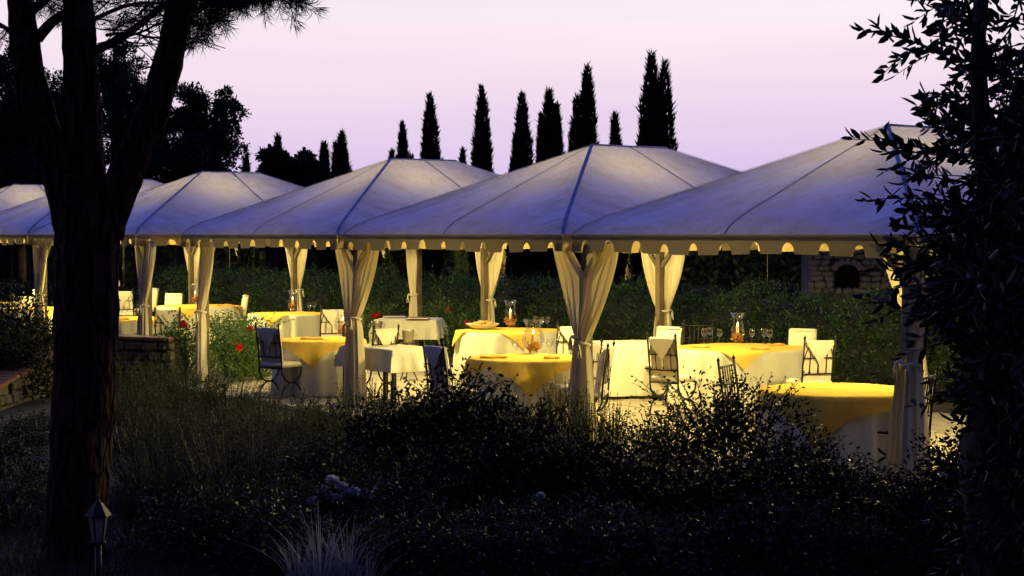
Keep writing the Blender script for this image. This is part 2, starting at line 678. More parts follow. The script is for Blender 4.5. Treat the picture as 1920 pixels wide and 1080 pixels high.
def panel(e0, e1, r0, r1, sag, nt=40, na=34, seed=0):
    P = np.zeros((nt + 1, na + 1, 3))
    ph = random.Random(seed)
    w = [(ph.uniform(4, 9), ph.uniform(0, 6), ph.uniform(.002, .006)) for _ in range(3)]
    fans = [(0, 0, ph.uniform(22, 34), ph.uniform(0, 6)), (1, 0, ph.uniform(22, 34), ph.uniform(0, 6)), (ph.uniform(.2, .8), 1, ph.uniform(14, 24), ph.uniform(0, 6))]
    for i in range(nt + 1):
        t = (i / nt) ** 1.5
        for j in range(na + 1):
            a = j / na
            e, r = e0.lerp(e1, a), r0.lerp(r1, a)
            p = e.lerp(r, t)
            edge = math.sin(PI * a) ** .8 * math.sin(PI * min(1, t * 1.02)) if 0 < t < 1 else 0
            z = prof(t) - sag * edge
            z += sum(amp * math.sin(fr * (t * 2 + a) + q) * edge for fr, q, amp in w)
            for (ca, ct, fr, q) in fans:
                an = math.atan2((t - ct) * 1.3, (a - ca) if abs(a - ca) > 1e-6 else 1e-6)
                rd = math.hypot(t - ct, a - ca)
                z += .011 * math.sin(fr * an + q) ** 3 * edge * math.exp(-rd * 1.6) * min(1, rd * 6)
            P[i, j] = (p.x, p.y, z)
    return P


def strip_along(P0_, P1_, width, lift, n=20):
    """welt strip over a roof line from eave point to ridge point (plan vectors)"""
    d = (P1_ - P0_)
    side = Vector((-d.y, d.x, 0)).normalized() * width / 2
    G = np.zeros((n + 1, 3, 3))
    for i in range(n + 1):
        t = (i / n) ** 1.5
        p = P0_.lerp(P1_, t)
        for j, k in enumerate((-1, 0, 1)):
            q = p + side * k
            G[i, j] = (q.x, q.y, prof(t) + lift - abs(k) * lift * .4)
    return G


def valance(a, b, outward, seed):
    L = (b - a).length
    n = max(3, round(L / .43))
    per = L / n
    d = (b - a).normalized()
    rr = random.Random(seed)
    cols = []
    for k in range(n):
        half = .076 + rr.uniform(-.016, .016)
        hgt = .118 + rr.uniform(-.016, .010)
        q = [k * per]
        # a rounded tab followed by a notch centred on the end of the period
        xs_ = [(-half, 0), (-half * .92, .35), (-half * .72, .7), (-half * .4, .93), (0, 1), (half * .4, .93), (half * .72, .7), (half * .92, .35), (half, 0)]
        c = k * per + per / 2
        tab0, tab1 = k * per, c - half
        for m_ in range(5):
            x = tab0 + (tab1 - tab0) * m_ / 5
            cols.append((x, 0))
        for dx, hh in xs_:
            cols.append((c + dx, hh * hgt))
        for m_ in range(1, 5):
            x = c + half + ((k + 1) * per - c - half) * m_ / 5
            cols.append((x, 0))
    cols.append((L, 0))
    G = np.zeros((len(cols), 5, 3))
    p1, p2 = rr.uniform(0, 6), rr.uniform(0, 6)
    for i, (x, h) in enumerate(cols):
        wav = .012 * math.sin(x * 5 + p1) + .008 * math.sin(x * 11 + p2)
        drop = .012 * math.sin(x * 2.3 + p2)
        for j in range(5):
            f = j / 4
            z = Z_EAVE + .004 + (Z_VAL + h + drop - Z_EAVE - .004) * f
            q = a + d * x + outward * (wav * f + .006)
            G[i, j] = (q.x, q.y, z)
    return G


def marquee(s0, idx, left_inset, right_inset, label, posts, to_world=row, group='white marquees in a row', with_added_lamp=True, simple=False):
    """s0: start of the bay along the row. posts: list of (ds, dt, kind)"""
    root = empty('marquee', to_world(s0 + W / 2, D / 2))
    tag(root, label, 'marquee', group)
    o_ = to_world(s0 + W / 2, D / 2)

    def L(ds, dt):
        return to_world(s0 + ds, dt) - o_
    a0, a1 = right_inset, W - left_inset
    mid = (a0 + a1) / 2
    ap = (a1 - a0) / 2 * .98
    c = [L(a0, 0), L(a1, 0), L(a1, D), L(a0, D)]
    apex_f, apex_b, rm = L(mid, ap), L(mid, D - ap), L(mid, D / 2)
    fm, bm_ = L(mid, 0), L(mid, D)
    rs, ls = L(a0, D / 2), L(a1, D / 2)
    pn = [(c[0], fm, apex_f, apex_f), (fm, c[1], apex_f, apex_f), (c[1], ls, apex_f, rm), (ls, c[2], rm, apex_b),
          (c[2], bm_, apex_b, apex_b), (bm_, c[3], apex_b, apex_b), (c[3], rs, apex_b, rm), (rs, c[0], rm, apex_f)]
    for k, (e0, e1, r0, r1) in enumerate(pn):
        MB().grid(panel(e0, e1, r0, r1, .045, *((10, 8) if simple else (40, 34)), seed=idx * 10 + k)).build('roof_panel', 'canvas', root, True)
    if not simple:
        for e, r in ((c[0], apex_f), (c[1], apex_f), (c[2], apex_b), (c[3], apex_b)):
            MB().grid(strip_along(e, r, .046, .012)).build('hip_welt', 'welt', root, True)
        for e, r in ((fm, apex_f), (bm_, apex_b), (rs, rm), (ls, rm)):
            MB().grid(strip_along(e, r, .03, .009)).build('seam_welt', 'welt', root, True)
    rv = MB()
    rv.tube([apex_f + Vector((0, 0, Z_TOP)), rm + Vector((0, 0, Z_TOP - .006)), apex_b + Vector((0, 0, Z_TOP))], .022, 6)
    rv.build('ridge_bar', 'white_frame', root, True)
    du = (c[1] - c[0]).normalized()
    dv = (c[3] - c[0]).normalized()
    for k, (p, q, out) in enumerate(((c[0], c[1], -dv), (c[1], c[2], du), (c[2], c[3], dv), (c[3], c[0], -du))):
        MB().grid(valance(p, q, out, idx * 7 + k)).build('valance', 'valance', root, True)
    ins = .06
    e = [L(a0 + ins, ins), L(a1 - ins, ins), L(a1 - ins, D - ins), L(a0 + ins, D - ins)]
    up = Vector((0, 0, Z_EAVE - .03))
    for k in range(4):
        MB().tube([e[k] + up, e[(k + 1) % 4] + up], .025, 6).build('eave_bar', 'white_frame', root, True)
    for ds, dt, braces in posts:
        b = L(ds, dt)
        pm = MB()
        pm.box((b.x, b.y, 1.12), (.105, .105, 2.22), math.atan2(du.y, du.x), .012)
        po = pm.build('post', 'wood', root)
        MB().box((b.x, b.y, .012), (.20, .20, .024), math.atan2(du.y, du.x), .006).build('base_plate', 'iron', po)
        for bd in braces:
            dirv = du if bd == 'l' else -du if bd == 'r' else dv if bd == 'b' else -dv
            MB().tube([b + dirv * .05 + Vector((0, 0, 1.84)), b + dirv * .42 + Vector((0, 0, 2.25))], .040, 4).build('knee_brace', 'wood', po)
    if with_added_lamp:
        lp = to_world(s0 + W / 2, D * .43)
        lroot = empty('added_lamp', (lp.x, lp.y, 2.42))  # unseen lamp added to light the marquee from within
        tag(lroot, 'unseen added lamp in the ' + label, 'lamp', 'added lamps under the marquee roofs')
        MB().tube([(0, 0, .12), (0, 0, Z_TOP - 2.42 - .02)], .006, 5).build('cord', 'black_metal', lroot)
        MB().lathe([(.0, .15), (.03, .15), (.045, .12), (.05, .10), (.0, .10)], 10).build('cap', 'black_metal', lroot, True)
        prof_g = [(.001, -.10)] + [(.10 * math.cos(x), .10 * math.sin(x)) for x in [(-1.2 + .3 * i) for i in range(9)]] + [(.001, .10)]
        MB().lathe(prof_g, 14).build('globe', 'globe', lroot, True)
    return root


S4 = 3 * W + GAP
E_IN = .25
marquee(0, 0, .08, 0.0, 'white marquee whose front corner stands nearest the dark leafy tree', [(E_IN, .277, 'lb'), (E_IN, D - .277, 'lf'), (W, .277, 'lr'), (W, D - .277, 'lr')])
marquee(W, 1, .08, .08, 'white marquee second in line from the dark leafy tree', [(W, .277, 'lr'), (W, D - .277, 'lr')])
marquee(2 * W, 2, .0, .08, 'white marquee beside the gap with the lit rose bushes', [(W - E_IN, .277, 'r'), (W - E_IN, D - .277, 'r')])
marquee(S4, 3, .08, .0, 'white marquee standing behind the low stone garden wall', [(.15, .277, 'l'), (.15, D - .277, 'l'), (W, .277, 'lr'), (W, D - .277, 'lr')])
marquee(S4 + W, 4, .08, .08, 'white marquee partly hidden by the forked pine trunk', [(W, .277, 'lr'), (W, D - .277, 'lr')])
marquee(S4 + 2 * W, 5, .0, .08, 'white marquee at the far end of the row', [(W - E_IN, .277, 'r'), (W - E_IN, D - .277, 'r')])

# ------------------------------------------------------------------ curtains
Z_TIE = 1.155


def curtain(base, dirv, out, w0, label, group, inner_top=.20, seed=0, wt=.10, wb=.22, ztop=2.235, push=.06, cat='curtain', mat='curtain'):
    """one gathered panel hung along dirv from a post at base; out = side of the post it hangs on"""
    rr = random.Random(seed)
    nz, nx = 34, 46
    ph = rr.uniform(0, 6)
    nf = rr.choice((3.6, 4.5, 5.2, 6.1))
    wt *= rr.uniform(.8, 1.3)
    wb *= rr.uniform(.75, 1.3)
    ex_ = rr.uniform(1.1, 1.75)
    tie_ = Z_TIE + rr.uniform(-.05, .05)
    root = empty('curtain', base)
    tag(root, label, cat, group)
    P = np.zeros((nz + 1, nx + 1, 3))
    for i in range(nz + 1):
        z = ztop - (ztop - .03) * i / nz
        if z > tie_:
            k = (ztop - z) / (ztop - tie_)
            outer = wt + (w0 - wt) * (1 - k ** ex_)
            inner = -.035 + inner_top * max(0, 1 - k / .34)
            amp = .040 * (1 - .25 * k)
            th = .02 + .045 * k ** 2
        else:
            k = (tie_ - z) / tie_
            outer = wt + (wb - wt) * k ** .55
            inner = -.035 - .05 * k ** .7
            amp = .026 + .020 * k
            th = .065 + .03 * k
        sq = math.exp(-((z - tie_) / .07) ** 2)
        amp *= 1 - .55 * sq
        for j in range(nx + 1):
            a = j / nx
            a2 = a + .012 * math.sin(a * 20 + ph)
            s_ = inner + (outer - inner) * a2
            f = math.sin(nf * 2 * PI * a + ph + .5 * math.sin(z * 2 + ph)) + .4 * math.sin(nf * 4.3 * PI * a + ph * 2 + z)
            dep = push + th * math.sin(PI * a) + amp * f
            if z > tie_:
                dep = dep * (.55 + .45 * (1 - (z - tie_) / (ztop - tie_))) + .012
            q = dirv * s_ + out * dep
            P[i, j] = (q.x, q.y, z + (.012 * math.sin(a * 9 + ph) if i == nz else 0))
    MB().grid(P).build('drape', mat, root, True)
    t = MB()
    ring = []
    for k in range(13):
        th = PI * 2 * k / 12
        q = dirv * ((wt - .035) / 2 + ((wt + .05) / 2 + .012) * math.cos(th)) + out * (push + .03 + .085 * math.sin(th))
        ring.append((q.x, q.y, tie_ + .012 * math.sin(th * 2)))
    t.tube(ring, .016, 6, False)
    q = dirv * (wt * .8) + out * (push + .12)
    for dx in (-.025, .03):
        e2 = q + dirv * dx
        t.tube([(q.x, q.y, tie_), ((q.x + e2.x) / 2, (q.y + e2.y) / 2, tie_ - .06), (e2.x, e2.y, tie_ - .15)], [.012, .014, .010], 5)
    t.build('tieback', 'tie', root, True)
    return root


FR = 'tied curtains on the front posts'
BK = 'tied curtains on the back posts'
front = [(E_IN, .10, .30, 'the thick post beside the dark leafy tree', 'lr'), (W, .56, .60, 'the post behind the dark arching shrub', 'lr'),
         (2 * W, .56, .60, 'the post by the dark-legged rectangular table', 'lr'),
         (3 * W - E_IN, 0, .40, 'the post with a ground spotlight', 'r'),
         (S4 + .15, .42, .42, 'the post behind the low stone garden wall', 'lr'), (S4 + W, .42, .36, 'the post rising behind the planted slope', 'lr')]
for k, (s, wl_, wr_, where, sides) in enumerate(front):
    b = row(s, .277)
    if 'l' in sides:
        curtain(b, U, -V, wl_, 'far half of tied cream curtain at ' + where, FR, seed=k * 2, inner_top=.32 if wl_ > .5 else .05)
    if 'r' in sides:
        curtain(b, -U, -V, wr_, 'near half of tied cream curtain at ' + where, FR, seed=k * 2 + 1, inner_top=.32 if wr_ > .5 else .05)
back = [(W, .52, .45, 'the back post behind the near yellow table', 'lr'), (2 * W, .52, .52, 'the back post behind the square white table', 'lr'),
        (3 * W - E_IN, .40, .52, 'the back post behind the bread table', 'lr'), (S4 + .15, .34, 0, 'the back post behind the menu table', 'l'),
        (S4 + W, .50, .50, 'the back post beyond the paired glasses', 'lr'), (S4 + 2 * W, .48, .48, 'the back post where the hedge ends', 'lr'),
        (S4 + 3 * W - E_IN, .4, .4, 'the last back post beside the pine trunk', 'lr')]
for k, (s, wl_, wr_, where, sides) in enumerate(back):
    b = row(s, D - .277)
    if 'l' in sides:
        curtain(b, U, V if sides == 'lr' else -V, wl_, 'far half of tied cream curtain at ' + where, BK, seed=50 + k * 2, inner_top=.10)
    if 'r' in sides:
        curtain(b, -U, V, wr_, 'near half of tied cream curtain at ' + where, BK, seed=51 + k * 2, inner_top=.10)

# ================================================================== TABLES
TZ = .79


def round_cloth(r, drop, seed, n=96, folds=14):
    rr = random.Random(seed)
    ph = [rr.uniform(0, 6) for _ in range(3)]
    rings = [(r * k / 5, TZ, 0) for k in range(1, 6)]
    rings += [(r + .012, TZ - .006, .1), (r + .022, TZ - .03, .25)]
    for k in range(1, 11):
        f = k / 10
        rings.append((r + .022 + .05 * f, TZ - .03 - (drop - .03) * f, .3 + .7 * f))
    vs, fs = [(0, 0, TZ)], []
    for (ra, z, am) in rings:
        for k in range(n):
            th = 2 * PI * k / n
            w = math.sin(folds * th + ph[0] + 1.6 * math.sin(3 * th + ph[1])) + .6 * math.sin(1.0 * (folds + 7) * th + ph[2])
            q = ra + (.042 * am * w if am else 0)
            vs.append((q * math.cos(th), q * math.sin(th), max(z, .012)))
    for k in range(n):
        fs.append((0, 1 + k, 1 + (k + 1) % n))
    for i in range(len(rings) - 1):
        for k in range(n):
            k2 = (k + 1) % n
            fs.append((1 + i * n + k, 1 + (i + 1) * n + k, 1 + (i + 1) * n + k2, 1 + i * n + k2))
    return MB().add(vs, fs)


def square_over_round(r, half, rot, seed, n=44, z0=TZ + .006):
    rr = random.Random(seed)
    ph = rr.uniform(0, 6)
    P = np.zeros((n + 1, n + 1, 3))
    cr, sr = math.cos(rot), math.sin(rot)
    for i in range(n + 1):
        for j in range(n + 1):
            x, y = (-half + 2 * half * i / n), (-half + 2 * half * j / n)
            x, y = x * cr - y * sr, x * sr + y * cr
            rho, th = math.hypot(x, y), math.atan2(y, x)
            R = r + .035
            if rho <= R:
                P[i, j] = (x, y, z0 + .0015 * math.sin(9 * x + ph) * math.sin(8 * y))
            else:
                d = rho - R
                w = math.sin(13 * th + ph) * .6 + math.sin(7 * th + 2 * ph) * .6
                q = R + .018 + .03 * min(1, d / .25) * w + .035 * min(1, d / .2)
                P[i, j] = (q * math.cos(th), q * math.sin(th), z0 - d)
    return MB().grid(P)


def cloth_over_rect(a, b, over, seed, n=48, rot=0.0, zc=TZ, floor=.012):
    """square cloth on an a x b table with the given overhang; the corners hang lower"""
    rr = random.Random(seed)
    ph = rr.uniform(0, 6)
    P = np.zeros((n + 1, n + 1, 3))
    hx, hy = a / 2 + over, b / 2 + over
    for i in range(n + 1):
        for j in range(n + 1):
            x, y = -hx + 2 * hx * i / n, -hy + 2 * hy * j / n
            ox, oy = max(abs(x) - a / 2, 0), max(abs(y) - b / 2, 0)
            sx, sy = (1 if x > 0 else -1), (1 if y > 0 else -1)
            drop = math.hypot(ox, oy)
            f = min(1, drop / .25)
            bx, by = min(abs(x), a / 2), min(abs(y), b / 2)
            tan = (y if ox > oy else x)
            wv = (.018 * math.sin(tan * 17 + ph) + .012 * math.sin(tan * 31 + ph * 2)) * f
            ex = (.014 * f + (wv + .02 * f if ox > 0 else 0) + (.07 * f * oy / (drop + 1e-6) * (ox / (drop + 1e-6)) if drop else 0)) if ox > 0 else 0
            ey = (.014 * f + (wv + .02 * f if oy > 0 else 0) + (.07 * f * ox / (drop + 1e-6) * (oy / (drop + 1e-6)) if drop else 0)) if oy > 0 else 0
            P[i, j] = (sx * (bx + ex), sy * (by + ey), max(zc - drop, floor))
    return MB().grid(P)


def round_table(px, py, r, label, cloth_label, over_label, over=None, rot=0.0, seed=0, drop=TZ - .015, group='round dining tables'):
    p = on_z(px, py, TZ)
    p.z = 0
    t = empty('dining_table', p)
    tag(t, label, 'table', group)
    MB().lathe([(.01, TZ - .045), (r, TZ - .045), (r, TZ - .012), (.01, TZ - .012)], 32).build('tabletop', 'wood', t)
    for k in range(4):
        th = PI / 4 + k * PI / 2
        x, y = r * .55 * math.cos(th), r * .55 * math.sin(th)
        MB().tube([(x, y, .0), (x, y, TZ - .05)], .025, 8).build('leg', 'wood', t)
    c = round_cloth(r, drop, seed).build('tablecloth', 'linen', None, True)
    c.location = p
    tag(c, cloth_label, 'tablecloth', 'white floor-length tablecloths')
    if over:
        oc = square_over_round(r, over, rot, seed + 3).build('overlay_cloth', 'yellow', None, True)
        oc.location = p
        tag(oc, over_label, 'overlay cloth', 'yellow overlay cloths')
    return p


T = {}


def rt(key, px, py, r, what, over, rot, seed):
    T[key] = round_table(px, py, r, 'round table ' + what, 'long white tablecloth on the table ' + what, 'yellow overlay on the table ' + what, over, rot, seed)
    T[key + 'r'] = r


rt('A', 1572, 731, .74, 'without glasses beside the dark leafy tree', .92, .35, 1)
rt('B', 1390, 652, .92, 'with six wine glasses round a vase', .84, PI / 4 - .10, 2)
rt('C', 988, 671, .70, 'with three glasses and a wide vase', .84, PI / 4 + .05, 3)
rt('E', 958, 620, .84, 'with a dish of bread rolls', .80, 1.0, 4)
rt('F', 600, 637, .62, 'beside the arched-leg iron chair', .74, .72, 5)
rt('G', 540, 588, .74, 'with a pair of wine glasses, before the hedge', .70, .5, 6)
rt('H', 372, 574, .86, 'behind the rose bushes, with a candle vase', .80, .75, 7)
rt('I', 238, 597, .70, 'behind the low stone garden wall', .74, .4, 8)
rt('J', 42, 577, .62, 'between the planted slope and the pine trunk', .66, .3, 9)
rt('K', -12, 568, .60, 'farthest along the row beyond the planted slope', .6, .6, 10)


def rect_table(p, a, b, rz, label, cloth_label, over, seed, second=None):
    t = empty('side_table', p, rz)
    tag(t, label, 'table', 'rectangular side tables')
    MB().box((0, 0, TZ - .03), (a - .01, b - .01, .04), 0, .005).build('tabletop', 'wood', t)
    for sx in (-1, 1):
        for sy in (-1, 1):
            MB().box((sx * (a / 2 - .05), sy * (b / 2 - .05), (TZ - .05) / 2), (.06, .06, TZ - .05), 0, .006).build('leg', 'black_metal', t)
    c = cloth_over_rect(a, b, over, seed).build('tablecloth', 'linen', None, True)
    c.location = p
    c.rotation_euler = (0, 0, rz)
    tag(c, cloth_label, 'tablecloth', 'white cloths on side tables')
    if second:
        c = cloth_over_rect(second[0], second[1], second[2], seed + 1, rot=0, zc=TZ + .005).build('tablecloth', 'linen', None, True)
        c.location = p + second[3]
        c.rotation_euler = (0, 0, rz + second[4])


rect_table(row(2 * W + .04, .80), 1.36, .76, ROW_ANGLE, 'rectangular side table with dark legs at the tied front curtain', 'short white cloth on the rectangular table with dark legs', .30, 21)
pM = on_z(767, 597, TZ)
pM.z = 0
rect_table(pM, 1.15, .85, -.12, 'side table holding two menus before the hedge', 'white cloth under the two menus', .36, 22)
pS = on_z(1172, 641, TZ)
pS.z = 0
rect_table(pS, .95, .85, .25, 'square side table draped to the paving beside the back curtain', 'white cloth reaching the paving on the square side table', .74, 23)


# ================================================================== CHAIRS
def chair_proto(cushioned=True):
    root = empty('iron_chair', (0, 0, 0))
    w, sd = .215, .21
    SZ = .46
    for sx in (-1, 1):
        po = MB().tube([(sx * w, -.205, SZ - .02), (sx * w, -.225, .70), (sx * w, -.275, 1.04)], .013, 6).build('back_post', 'iron', root, True)
        MB().lathe([(.002, 0), (.014, .006), (.019, .02), (.014, .034), (.006, .04), (.004, .055), (.001, .06)], 8, (sx * w, -.276, 1.035)).build('finial', 'iron', po, True)
        up = [(sx * w, sd * math.cos(x), SZ - .02 + (sd - .0) * math.sin(x)) for x in [PI + PI * k / 14 for k in range(15)]]
        MB().tube(up, .013, 6).build('leg', 'iron', root, True)
        lo = [(sx * w, sd * math.cos(x), .012 + (sd + .01) * math.sin(x)) for x in [PI * k / 14 for k in range(15)]]
        MB().tube(lo, .013, 6).build('leg', 'iron', root, True)
        MB().tube([(sx * w, -sd, .012), (sx * w, -sd - .03, .012)], .014, 6).build('foot', 'iron', root)
    for y in (-sd, sd):
        MB().tube([(-w, y, .02), (w, y, .02)], .010, 6).build('stretcher', 'iron', root)
        MB().tube([(-w, y, SZ - .02), (w, y, SZ - .02)], .012, 6).build('seat_rail', 'iron', root)

    def yb(z):
        return -.225 - .05 * (z - .70) / .34
    for z, r in ((.60, .010), (.80, .008), (.985, .011)):
        MB().tube([(-w, yb(z), z), (w, yb(z), z)], r, 6).build('back_rail', 'iron', root)
    for x in ((-.115, 0, .115) if cushioned else (-.13, -.065, 0, .065, .13)):
        MB().tube([(x, yb(.60), .60), (x, yb(.985), .985)], .007, 5).build('back_bar', 'iron', root)
    if cushioned:
        for sx in (-1, 1):
            arch = [(sx * (w - (w - .0) * (1 - math.cos(a)) * .55), yb(.62 + .36 * math.sin(a)) - .004, .62 + .36 * math.sin(a)) for a in [PI / 2 * k / 8 for k in range(9)]]
            MB().tube(arch, .007, 5).build('back_arch', 'iron', root)
        # padded back rest in front of the bars, padded seat
        G = []
        for i in range(9):
            z = .50 + .50 * i / 8
            rowp = []
            for j in range(9):
                x = -.20 + .40 * j / 8
                e = (1 - abs(2 * i / 8 - 1) ** 6) * (1 - abs(2 * j / 8 - 1) ** 6)
                rowp.append((x, yb(z) + .03 + .05 * e ** .5 + .02, z))
            G.append(rowp)
        b = MB().grid(G)
        bk = [[(x, yb(z) + .018, z) for (x, y, z) in r_] for r_ in G]
        b.grid(np.array(bk)[:, ::-1])
        G2 = np.array(G)
        B2 = np.array(bk)
        ring = [(0, j) for j in range(9)] + [(i, 8) for i in range(1, 9)] + [(8, j) for j in range(7, -1, -1)] + [(i, 0) for i in range(7, 0, -1)]
        vv = [G2[i, j] for i, j in ring] + [B2[i, j] for i, j in ring]
        n_ = len(ring)
        b.add(vv, [(k, (k + 1) % n_, n_ + (k + 1) % n_, n_ + k) for k in range(n_)])
        b.build('back_cushion', 'cushion', root, True)
        # pointed cloth flap over the top of the back
        fl = MB()
        n = 8
        flap = []
        for i in range(n + 1):
            f = i / n
            hw = .185 * (1 - max(0, f - .12) / .88) + .004
            flap.append([(hw * k, yb(1.0 - .26 * f) - .020 - .012 * math.sin(PI * f), 1.012 - .27 * f - .01 * abs(k)) for k in (-1, -.5, 0, .5, 1)])
        fl.grid(flap)
        fl.grid([[(.185 * k, yb(1.0) + yy, zz) for k in (-1, -.5, 0, .5, 1)] for yy, zz in ((.09, .99), (.075, 1.012), (.02, 1.022), (-.015, 1.018), (-.02, 1.006))])
        fo = fl.build('cloth_flap', 'cushion', root, True)
        MB().lathe([(.003, 0), (.012, -.012), (.007, -.025), (.022, -.085), (.002, -.088)], 8, (0, yb(.74) - .026, .745)).build('tassel', 'cushion', fo, True)
    if cushioned:
        MB().box((0, .0, SZ + .022), (.44, .43, .075), 0, .026).build('seat_cushion', 'cushion', root, True)
    else:
        for k in range(9):
            MB().box((0, -.19 + .0475 * k, SZ - .004), (.42, .022, .006), 0, .001).build('seat_slat', 'iron', root)
        for sx in (-1, 1):
            MB().tube([(sx * w, -sd, SZ - .01), (sx * w, sd, SZ - .01)], .011, 6).build('seat_rail', 'iron', root)
    return root


CH = {True: chair_proto(True), False: chair_proto(False)}
used = {True: False, False: False}


def chair(px, ptop, target=None, label='', ang=None, cushioned=True, ztop=1.09, pos=None, group='iron chairs at the tables', scale=1.0):
    p = pos if pos is not None else on_z(px, ptop, ztop)
    p = Vector((p.x, p.y, 0.0))
    if ang is None:
        d = T[target] - p
        ang = math.atan2(d.y, d.x) - PI / 2
    if pos is None:
        p = p + Vector((-math.sin(ang), math.cos(ang), 0)) * .26
    o = CH[cushioned]
    if used[cushioned]:
        o = copy_tree(o)
    used[cushioned] = True
    o.location = p
    o.rotation_euler = (0, 0, ang)
    o.scale = (scale,) * 3
    tag(o, label, 'chair', group)
    return o


chair(1241, 623, 'B', 'iron chair with cloth flap at the six-glass table, beside the square white table')
chair(1537, 628, 'B', 'iron chair with cloth flap at the six-glass table, turned from the near yellow table')
chair(1257, 612, 'B', 'cream cushioned chair facing out beside the square white table', ztop=1.02, ang=2.5)
chair(1507, 616, 'B', 'cream cushioned chair facing out, across the six-glass table from the curtain', ztop=1.02, ang=2.62)
chair(1310, 598, None, 'dim iron chair pushed against the hedge behind the six glasses', ang=PI * .9, cushioned=False)
chair(1364, 667, 'A', 'plain iron chair without cushions behind the dark leafy shrub', cushioned=False)
chair(1708, 690, None, 'iron chair half hidden by the thick curtain beside the dark leafy tree', ang=1.0, cushioned=False, pos=at_d(1690, 800, 16.1))
chair(502, 605, 'F', 'iron chair with arched legs beside the lit rose bush')
chair(814, 638, None, 'shaded iron chair at the front shrubs facing the bread table', ang=-.95)
chair(723, 607, 'F', 'iron chair with cloth flap between the rectangular table and the wine coolers')
chair(624, 573, 'G', 'iron chair with cloth flap behind the candle vase at the tied curtain')
chair(1072, 603, 'E', 'iron chair with cloth flap beside the bread table')
chair(1143, 640, None, 'iron chair hidden behind the wide tied curtain, by the square white table', ang=1.35)
chair(1062, 690, 'C', 'iron chair tucked behind the wide tied curtain at the three-glass table', pos=at_d(1075, 720, 20.4))
chair(314, 574, 'H', 'iron chair with cloth flap behind the stone garden wall at the rose bushes')
chair(232, 543, None, 'iron chair with cloth flap between the pine trunk and the wall post curtain', ang=-.1, ztop=1.06)
chair(464, 553, None, 'upright cream chair standing between the roses and the hedge', ang=1.9, ztop=1.02)
chair(292, 540, None, 'tall cream chair back beside the wall post curtain', ang=2.2, ztop=1.02)
chair(327, 550, None, 'cream chair back at the candle table behind the roses', ang=PI - .2, ztop=1.02)
chair(43, 556, None, 'cream chair back above the table by the planted slope', ang=PI, ztop=1.02)
chair(74, 543, None, 'small cream chair beside the curtain of the planted slope', ang=2.4, ztop=1.02)
chair(205, 552, None, 'cream chair partly behind the pine trunk', ang=2.6, ztop=1.02)

# ================================================================== THINGS ON THE TABLES
TOPZ = TZ + .010


def vase(px, py, d_table, label, scale=1.0, candle=True, squat=False):
    p = on_z(px, py, TOPZ)
    r = empty('candle_vase', (p.x, p.y, TOPZ))
    tag(r, label, 'vase', 'glass hurricane vases')
    pr = [(.058, 0), (.06, .008), (.03, .02), (.035, .03), (.085, .07), (.108, .13), (.104, .18), (.083, .25), (.072, .31), (.076, .37), (.100, .425), (.102, .43)]
    if squat:
        pr = [(.058, 0), (.06, .008), (.03, .02), (.04, .03), (.11, .075), (.135, .15), (.128, .22), (.095, .30), (.09, .34), (.12, .40), (.122, .405)]
    MB().lathe(pr, 20).build('glass', 'glass', r, True)
    n = 90
    th, rad, zz = rng.uniform(0, 2 * PI, n), np.sqrt(rng.uniform(0, 1, n)) * .078, rng.uniform(.05, .14, n)
    P = np.stack([rad * np.cos(th), rad * np.sin(th), zz], 1)
    o = link('potpourri', leaf_mesh('potpourri', [leaf_arrays(P, sphere_dirs(n, rng), .05, .035, rng, .4)], 'potpourri'), r)
    tag(o, kind='stuff')
    if candle:
        c = MB().lathe([(.001, .10), (.022, .10), (.022, .235), (.015, .238), (.001, .232)], 12).build('candle', 'candle', r, True)
        MB().lathe([(.001, .238), (.007, .25), (.008, .262), (.004, .28), (.001, .292)], 8).build('flame', 'flame', c, True)
    r.scale = (scale,) * 3
    return r


vase(1383, 643, 'B', 'glass candle vase with orange petals amid six wine glasses')
vase(1000, 663, 'C', 'wide glass vase of dried petals on the three-glass table', 1.08, True, True)
vase(957, 614, 'E', 'slim glass vase with orange petals on the bread table', 1.05)
vase(643, 629, 'F', 'glass vase with orange petals beside the tied curtain', .98, True, True)
vase(549, 582, 'G', 'small glass vase on the hedge-side table at the back curtain', .95)
vase(366, 569, 'H', 'glass candle vase above the rose bushes', .95)

glass_me = None


def wine_glass(px, py, label, scale=1.0):
    global glass_me
    p = on_z(px, py, TOPZ)
    if glass_me is None:
        o = MB().lathe([(.036, 0), (.034, .004), (.006, .010), (.0045, .03), (.0045, .085), (.008, .095), (.028, .112), (.041, .140), (.044, .165), (.041, .19), (.036, .215)], 16).build('wine_glass', 'glass', None, True)
        glass_me = o.data
    else:
        o = link('wine_glass', glass_me)
    o.location = (p.x, p.y, TOPZ)
    o.scale = (scale,) * 3
    tag(o, label, 'wine glass', 'clear stemmed wine glasses')


six = 'clear stemmed wine glass on the round table with the tall candle vase'
for x, y in ((1320, 644), (1331, 642), (1349, 645), (1410, 645), (1432, 644), (1443, 646)):
    wine_glass(x, y, six)
for x, y in ((966, 668), (1030, 667), (1043, 666)):
    wine_glass(x, y, 'clear stemmed wine glass beside the wide vase of dried petals')
for x, y in ((1004, 616), (1016, 618), (1026, 617)):
    wine_glass(x, y, 'clear stemmed wine glass on the bread table', .95)
for x, y in ((580, 587), (589, 586)):
    wine_glass(x, y, 'one of a pair of wine glasses on the hedge-side table')
wine_glass(613, 638, 'clear wine glass on the table beside the arched-leg chair')
for x in (228, 236):
    wine_glass(x, 596, 'wine glass on the table behind the stone wall')


